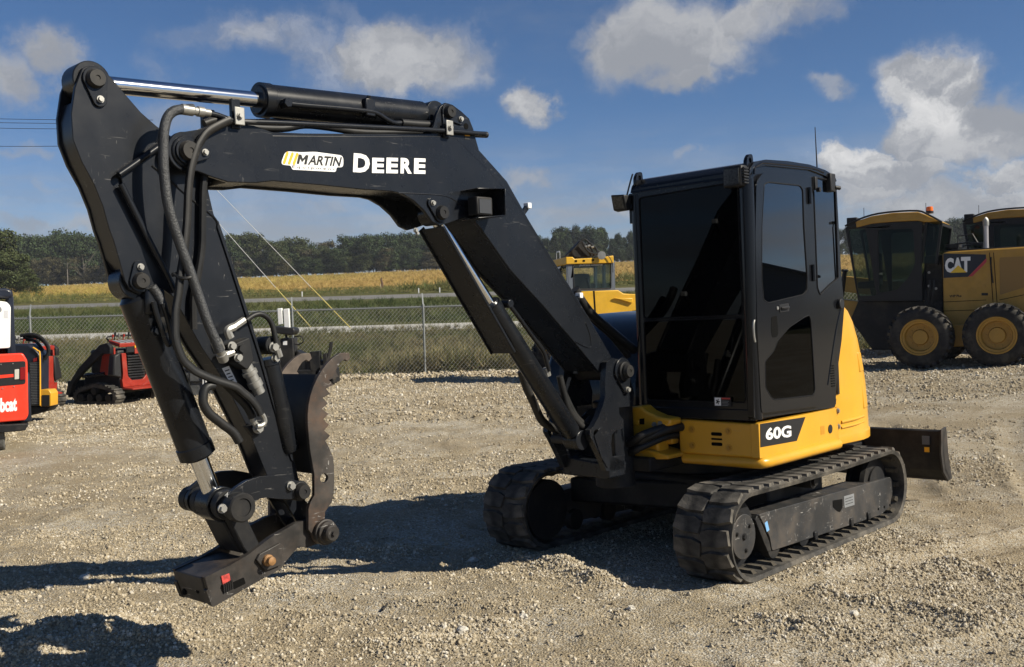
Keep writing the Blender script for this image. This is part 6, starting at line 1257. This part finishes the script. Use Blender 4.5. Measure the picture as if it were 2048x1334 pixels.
for x in (cbn[0][0] + .03, 1.55):
    for y in (-.75, -1.95): MB().bar((x, y, 1.0), (x, y, cbn[0][1]), .06, .06).build('cab_pillar', NAVY, t, bevel=.006)
MB().box((cbn[0][0] + .06, -1.95, 1.05), (1.5, -1.94, cbn[0][1] - .03)).build('cab_glass', SIDEG, t)
for x in (.32, 1.45):
    b = [(-.1, .0), (1.6, .0), (1.75, .2), (1.65, .42), (.9, .55), (.0, .52), (-.2, .3)]
    MB().plate(rnd(b, .12, 4), x - .0, x + .34, lambda u, v, k: (k, -u - .2, v)).build('track', mat('grey_track', (.10, .10, .095), .8, var=.4, vscale=9), t, bevel=.02)

# --- dark machine with pierced side panel
t = root_at('compact_utility_loader', (-8.02, 17, 0), (-1, 0), 'blue black machine with pierced grille, hoses and yellow trim beside the orange red loader', 'loader')
o_ = [(0.007, 1.125), (0.041, 0.266), (0.238, 0.254), (0.382, 0.259), (0.339, 1.313), (0.203, 1.326), (0.087, 1.238)]
MB().plate([(1.1, o_[3][1]), (1.1, o_[4][1] + .02)] + [o_[5], o_[6], o_[0], o_[1]], -.35, 0).build('body', NAVY, t, bevel=.03)
gr = [(0.202, 1.02), (0.014, 1.049), (0.044, 0.292), (0.232, 0.281)]; gp = MB().plate(gr, .0, .012).build('side_grille', BLKV, t)
hs = MB()
for i in range(9):
    for j in range(26):
        u = gr[1][0] + .012 + (i + .5 * (j % 2)) * (gr[0][0] - gr[1][0] - .03) / 9; v = gr[2][1] + .02 + j * (gr[1][1] - gr[2][1] - .04) / 26; hs.plate(circ((u, v), .006, 6), .0122, .0128)
hs.build('grille_holes', GREYM, gp)['kind'] = 'stuff'
MB().tube([c3(q, .02) for q in [(0.111, 1.265), (0.028, 1.203), (-0.002, 1.109), (0.027, 0.276)]], .012, 8, 3).build('yellow_trim', ORNG, t)
br = MB().plate(rnd([(0.022, 0.546), (-0.123, 0.542), (-0.163, 0.481), (-0.154, 0.26), (0.033, 0.257)], .015, 2), -.25, .02).build('yellow_bracket', YEL, t, bevel=.008)
MB().plate(rnd([(-0.012, 0.454), (-0.139, 0.45), (-0.132, 0.263), (-0.004, 0.258)], .008, 2), .021, .03).build('bracket_panel', BLKV, br)
MB().plate([(0.114, 1.077), (0.054, 1.093), (0.057, 1.033), (0.117, 1.018)], .0125, .02).build('reflector', REDL, t)
MB().plate([(0.285, 0.263), (-0.108, 0.252), (-0.036, 0.168), (0.292, 0.092), (0.438, 0.079), (0.431, 0.267)], -.4, -.05).build('undercarriage', DARK, t, bevel=.02)
for k, pts in enumerate(([(0.375, 1.467), (0.205, 1.488), (0.037, 1.44), (-0.085, 1.301), (-0.097, 1.173), (-0.024, 1.047)], [(0.351, 1.432), (0.181, 1.444), (0.047, 1.39), (-0.05, 1.268), (-0.054, 1.149), (0.008, 1.082)], [(0.336, 1.398), (0.201, 1.377), (0.118, 1.307), (0.055, 1.203)])): MB().tube([c3(q, -.1 - .06 * k) for q in pts], .028, 8, 4).build('hydraulic_hose', RUBBER, t)

# --- low dark attachment and the black trenching machine
t = root_at('steel_bucket', (-6.6, 21.6, 0), (-1, 0), 'low dark grey steel bucket with white decal lying behind the upright arm', 'bucket')
a, b = [(1.064, 0.611), (-0.273, 0.529)]; l = a[0]; r_ = b[0]
MB().quadbox([(r_, -.55, 0), (l, -.55, 0), (l, .0, 0), (r_, .0, 0), (r_, -.60, .56), (l, -.60, .56), (l, -.05, .56), (r_, -.05, .56)]).build('shell', mat('bucket_grey', (.062, .066, .068), .55, var=.2, dust=.2), t, bevel=.03)
for f in (.25, .5, .75): x = l + (r_ - l) * f; MB().box((x - .012, -.02, .03), (x + .012, .012, .50)).build('stiffener', DARK, t)
MB().box((l, -.05, .30), (r_, .006, .33)).build('seam', DARK, t); MB().box((l + .02, -.62, .55), (r_ - .02, -.02, .60)).build('top_lip', DARK, t, bevel=.01)
dq = [(0.114, 0.205), (0.017, 0.213), (0.022, 0.376), (0.108, 0.378)]; MB().plate(dq, -.012, .008).build('white_decal', WHITE, t)
t = root_at('trenching_machine', (-5.0, 23.5, 0), (-1, 0), 'black machine with white twin posts, seat pad and handles seen behind the arm', 'trencher')
P_ = lambda s: s
for k, q in enumerate(([(0.495, 1.857), (0.389, 1.865), (0.378, 1.49), (0.485, 1.469)], [(0.354, 1.841), (0.225, 1.849), (0.217, 1.391), (0.347, 1.371)])): MB().plate(q, -.12, -.02).build('white_post', BOBW, t, bevel=.01)
MB().plate(rnd([(0.664, 1.359), (0.579, 1.45), (0.09, 1.389), (0.07, 1.295), (0.154, 1.216), (0.596, 1.287)], .04, 3), -.45, .1).build('seat_pad', BLKV, t, bevel=.03)
MB().plate(rnd([(0.449, 1.151), (0.143, 1.154), (0.146, 0.378), (0.523, 0.365)], .03, 2), -.5, .0).build('control_box', DARK, t, bevel=.02); MB().plate([(0.378, 1.09), (0.284, 1.088), (0.287, 0.994), (0.381, 0.997)], .0, .008).build('label_plate', WHITE, t)
for s in ([(0.131, 1.177), (0.001, 1.197), (-0.068, 1.148), (-0.077, 1.054), (0.019, 0.998), (0.124, 1.012)], [(0.495, 1.164), (0.612, 1.191), (0.708, 1.123), (0.689, 1.005), (0.597, 0.932)]): MB().tube([c3(q, -.05) for q in s], .016, 8, 4).build('handle', DARK, t)
MB().tube([c3(q, -.05) for q in [(0.307, 1.159), (0.316, 1.253)]], .03, 8, 1).build('column', DARK, t)
bq = [(0.945, 0.401), (-0.76, 0.399), (-0.783, 0.045), (0.957, 0.048)]; MB().plate(bq, -.9, -.05).build('chassis', DARK, t, bevel=.03)
MB().plate([(0.106, 0.871), (-0.216, 0.673), (-0.589, 0.568), (-0.641, 0.355), (0.123, 0.377)], -.6, -.1).build('engine_cover', DARK, t, bevel=.03)
for s in ([(-0.221, 0.814), (-0.457, 0.831), (-0.464, 0.36), (-0.229, 0.343)], [(-0.525, 0.758), (-0.62, 0.779), (-0.629, 0.355), (-0.535, 0.358)]): MB().plate(s, -.3, -.05).build('upright', DARK, t, bevel=.008)
MB().tube([c3(q, -.1) for q in [(-0.734, 1.035), (-0.704, 0.847), (-0.611, 0.521), (-0.581, 0.322)]], .05, 8, 3, flat=.5).build('digging_bar', DARK, t)
for q in [(0.443, 0.292), (0.349, 0.278), (0.255, 0.287), (0.162, 0.261)]: MB().box((q[0] - .02, -.02, q[1] - .10), (q[0] + .02, .0, q[1] + .06)).build('spring_tine', STEEL, t)
zc = 0
for x in (bq[0][0] - .15, bq[1][0] + .2): MB().lathe((x, -.05, .26), (0, -1, 0), [(0, .1), (0, .22), (.03, .26), (.2, .26), (.23, .22), (.23, .1)], 22).build('wheel', TYRE, t)

# --- yellow loader seen between boom and cab
t = root_at('wheel_loader', (1.87, 22.5, 0), (-0.98, -0.2), 'yellow loader with glazed cab, round mirror and hoses seen between boom and cab', 'loader')
gl_ = rnd([(0.472, 2.651), (-0.413, 2.645), (-0.398, 2.083), (0.465, 2.081)], .04, 3); fo_ = [(0.608, 2.72), (-0.486, 2.711), (-0.467, 2.036), (0.593, 2.039)]
fr = MB().plate(fo_, -.06, 0, holes=[gl_]).build('cab_front', BLUEGREY, t, bevel=.01)
MB().plate(inset(gl_, -.01), -.035, -.028).build('windscreen', PALEG, fr); MB().tube([(x, .0, z) for x, z in inset(gl_, .002)] + [(inset(gl_, .002)[0][0], 0, inset(gl_, .002)[0][1])], .014, 6, 1).build('window_seal', RUBBER, fr)
lettering('cab_lettering', 'JOHN DEERE', WHITE, fr, *[(0.323, 2.598), (-0.225, 2.598), (0.321, 2.648)], lambda u, v, w: (u, -.026 + w, v), .002, bold=.03)
x0, z0_ = fo_[0]; x1, z1_ = fo_[1]; zb_ = fo_[2][1]
for x in (x0 - .02, x1 + .02):
    b = MB()
    for y in (-.03, -.75, -1.45): b.bar((x, y, zb_), (x, y, z0_), .05, .07)
    b.bar((x, -.03, zb_ + .03), (x, -1.45, zb_ + .03), .05, .10); b.build('side_frame', BLUEGREY, fr)
    MB().box((x - .004, -1.42, zb_), (x + .004, -.06, z0_)).build('side_window', PALEG, fr)
MB().bar((x0, -1.45, z0_ - .05), (x1, -1.45, z0_ - .05), .08, .1).build('rear_header', BLUEGREY, fr); MB().box((x0 - .05, -1.46, zb_), (x1 + .05, -1.44, zb_ + .2)).build('rear_wall', BLUEGREY, fr)
MB().box((x0 - .3, -1.1, zb_ - .1), (x0 - .75, -.75, zb_ + .42)).build('seat', SEATF, t, bevel=.05)
MB().tube([(x1 + .45, -.4, zb_), (x1 + .5, -.5, zb_ + .3)], .04, 8, 1).build('steering_column', BLKV, t)
rf = [(0.64, 2.81), (0.479, 2.807), (0.445, 2.762), (-0.16, 2.785), (-0.465, 2.824), (-0.472, 2.655), (0.645, 2.643)]; rr_ = MB().plate(rf, -1.5, .04).build('cab_roof', YELW, t, bevel=.015)
for q in [(0.413, 2.714), (0.228, 2.717), (0.018, 2.729)]: MB().box((q[0] - .025, .04, q[1] - .02), (q[0] + .025, .048, q[1] + .02)).build('roof_slot', PIT, rr_)
tw_ = [(0.536, 2.82), (0.148, 3.2), (0.089, 3.199), (-0.233, 2.863), (-0.042, 2.821)]; MB().plate(tw_, -.75, -.5).build('boom_tower', DARK, t, bevel=.02)
for k, pts in enumerate(([(0.535, 2.842), (0.306, 3.043), (0.148, 3.211), (0.042, 3.21), (-0.108, 3.048), (-0.283, 2.919)], [(0.126, 3.143), (0.024, 2.982), (-0.043, 2.844)], [(0.068, 3.119), (-0.047, 2.992), (-0.114, 2.842)], [(-0.004, 3.129), (-0.143, 3.013), (-0.197, 2.841)], [(0.185, 3.166), (0.095, 2.994), (-0.021, 2.901), (-0.258, 2.886)])): MB().tube([c3(q, -.38 + .04 * k) for q in pts], .022, 7, 4).build('hydraulic_hose', RUBBER, t)
for q in [(0.098, 3.045), (0.015, 3.066), (-0.067, 3.042)]: MB().cyl((q[0] + .03, -.26, q[1] - .01), (q[0] - .03, -.26, q[1] + .01), .028, 8).build('hose_fitting', STEEL, t)
q = [(-0.166, 2.824)][0]; mi = MB().lathe(c3(q, .1), (.15, 1, 0), [(0, .03), (0, .085), (.015, .094), (.03, .09), (.034, .01)], 24).build('mirror', STEEL, t); MB().tube([c3(s, .08) for s in [(-0.173, 2.869), (-0.289, 2.845), (-0.368, 2.765), (-0.423, 2.63), (-0.43, 2.439)]], .010, 6, 4).build('mirror_arm', BLKV, mi)
em = MB().plate(rnd([(-.9, zb_ + .55), (-.55, zb_ + .55), (-.55, zb_ + .95), (-.9, zb_ + .95)], .06, 3), x0 + .012, x0 + .016, YZ, holes=[rnd([(-.87, zb_ + .58), (-.58, zb_ + .58), (-.58, zb_ + .92), (-.87, zb_ + .92)], .05, 3)]); em.build('side_emblem', WHITE, t)
bd_ = [(0.572, 2.027), (-0.546, 2.044), (-0.673, 1.962), (-0.873, 1.946), (-1.181, 1.938), (-1.172, 1.598), (-0.862, 1.562), (0.127, 1.388), (0.59, 1.403)]
hb = MB().plate([(q[0], q[1]) for q in bd_[:7]] + [(bd_[6][0], .55), (bd_[0][0], .55)], -.9, .06).build('bonnet', YELW, t, bevel=.02)
MB().plate([(-0.407, 1.867), (-0.865, 1.855), (-0.862, 1.731), (-0.582, 1.817)], .06, .12).build('bonnet_flare', YELW, hb, bevel=.015)
MB().bar(c3([(0.022, 2.035)][0], .06), c3([(0.002, 1.497)][0], .06), .035, .01, (0, 1, 0)).build('panel_gap', PIT, hb)
for x in (.55, -1.05):
    for y in (.1, -1.4): wheel(t, (x, y, .55), .55, .4, .3, lugs=20, rimm=YELW)

# --- sales building and lamp post off to the right, which show as reflections in the cab glass
t = thing('gabled_building', (82, 25, 0), R(-8), 'long dark gabled building far right, seen only as a reflection in cab glass', 'building')
sd_ = mat('dark_siding', (.07, .075, .085), .6, var=.1); wn = mat('white_siding', (.62, .62, .60), .6)
MB().plate([(-12, 0), (12, 0), (12, 5.2), (0, 8.2), (-12, 5.2)], 0, 9, YZ).build('wall', sd_, t)
MB().plate([(-12.6, 5.05), (0, 8.18), (12.6, 5.05), (12.6, 5.25), (0, 8.4), (-12.6, 5.25)], -.5, 9.5, YZ).build('roof', mat('dark_roofing', (.05, .05, .055), .6), t)
for y in (-6, -2, 2, 6): w_ = MB().box((-.04, y - 1.4, 0), (.02, y + 1.4, 2.9)).build('roller_door', wn, t); [MB().box((-.06, y - 1.4, .4 + .5 * i), (-.041, y + 1.4, .43 + .5 * i)).build('door_seam', GREYM, w_) for i in range(5)]
lp_ = thing('lamp_post', (55.6, 28, 0), 0, 'tall lamp post off to the right, seen only as a reflection in the cab glass', 'lamp post')
MB().cyl((0, 0, 0), (0, 0, 7), .06, 10, .04).build('shaft', DARK, lp_); MB().bar((0, 0, 6.95), (-.9, -.3, 7.2), .06, .06).box((-1.2, -.5, 7.12), (-.7, -.2, 7.26)).build('lamp_head', DARK, lp_)
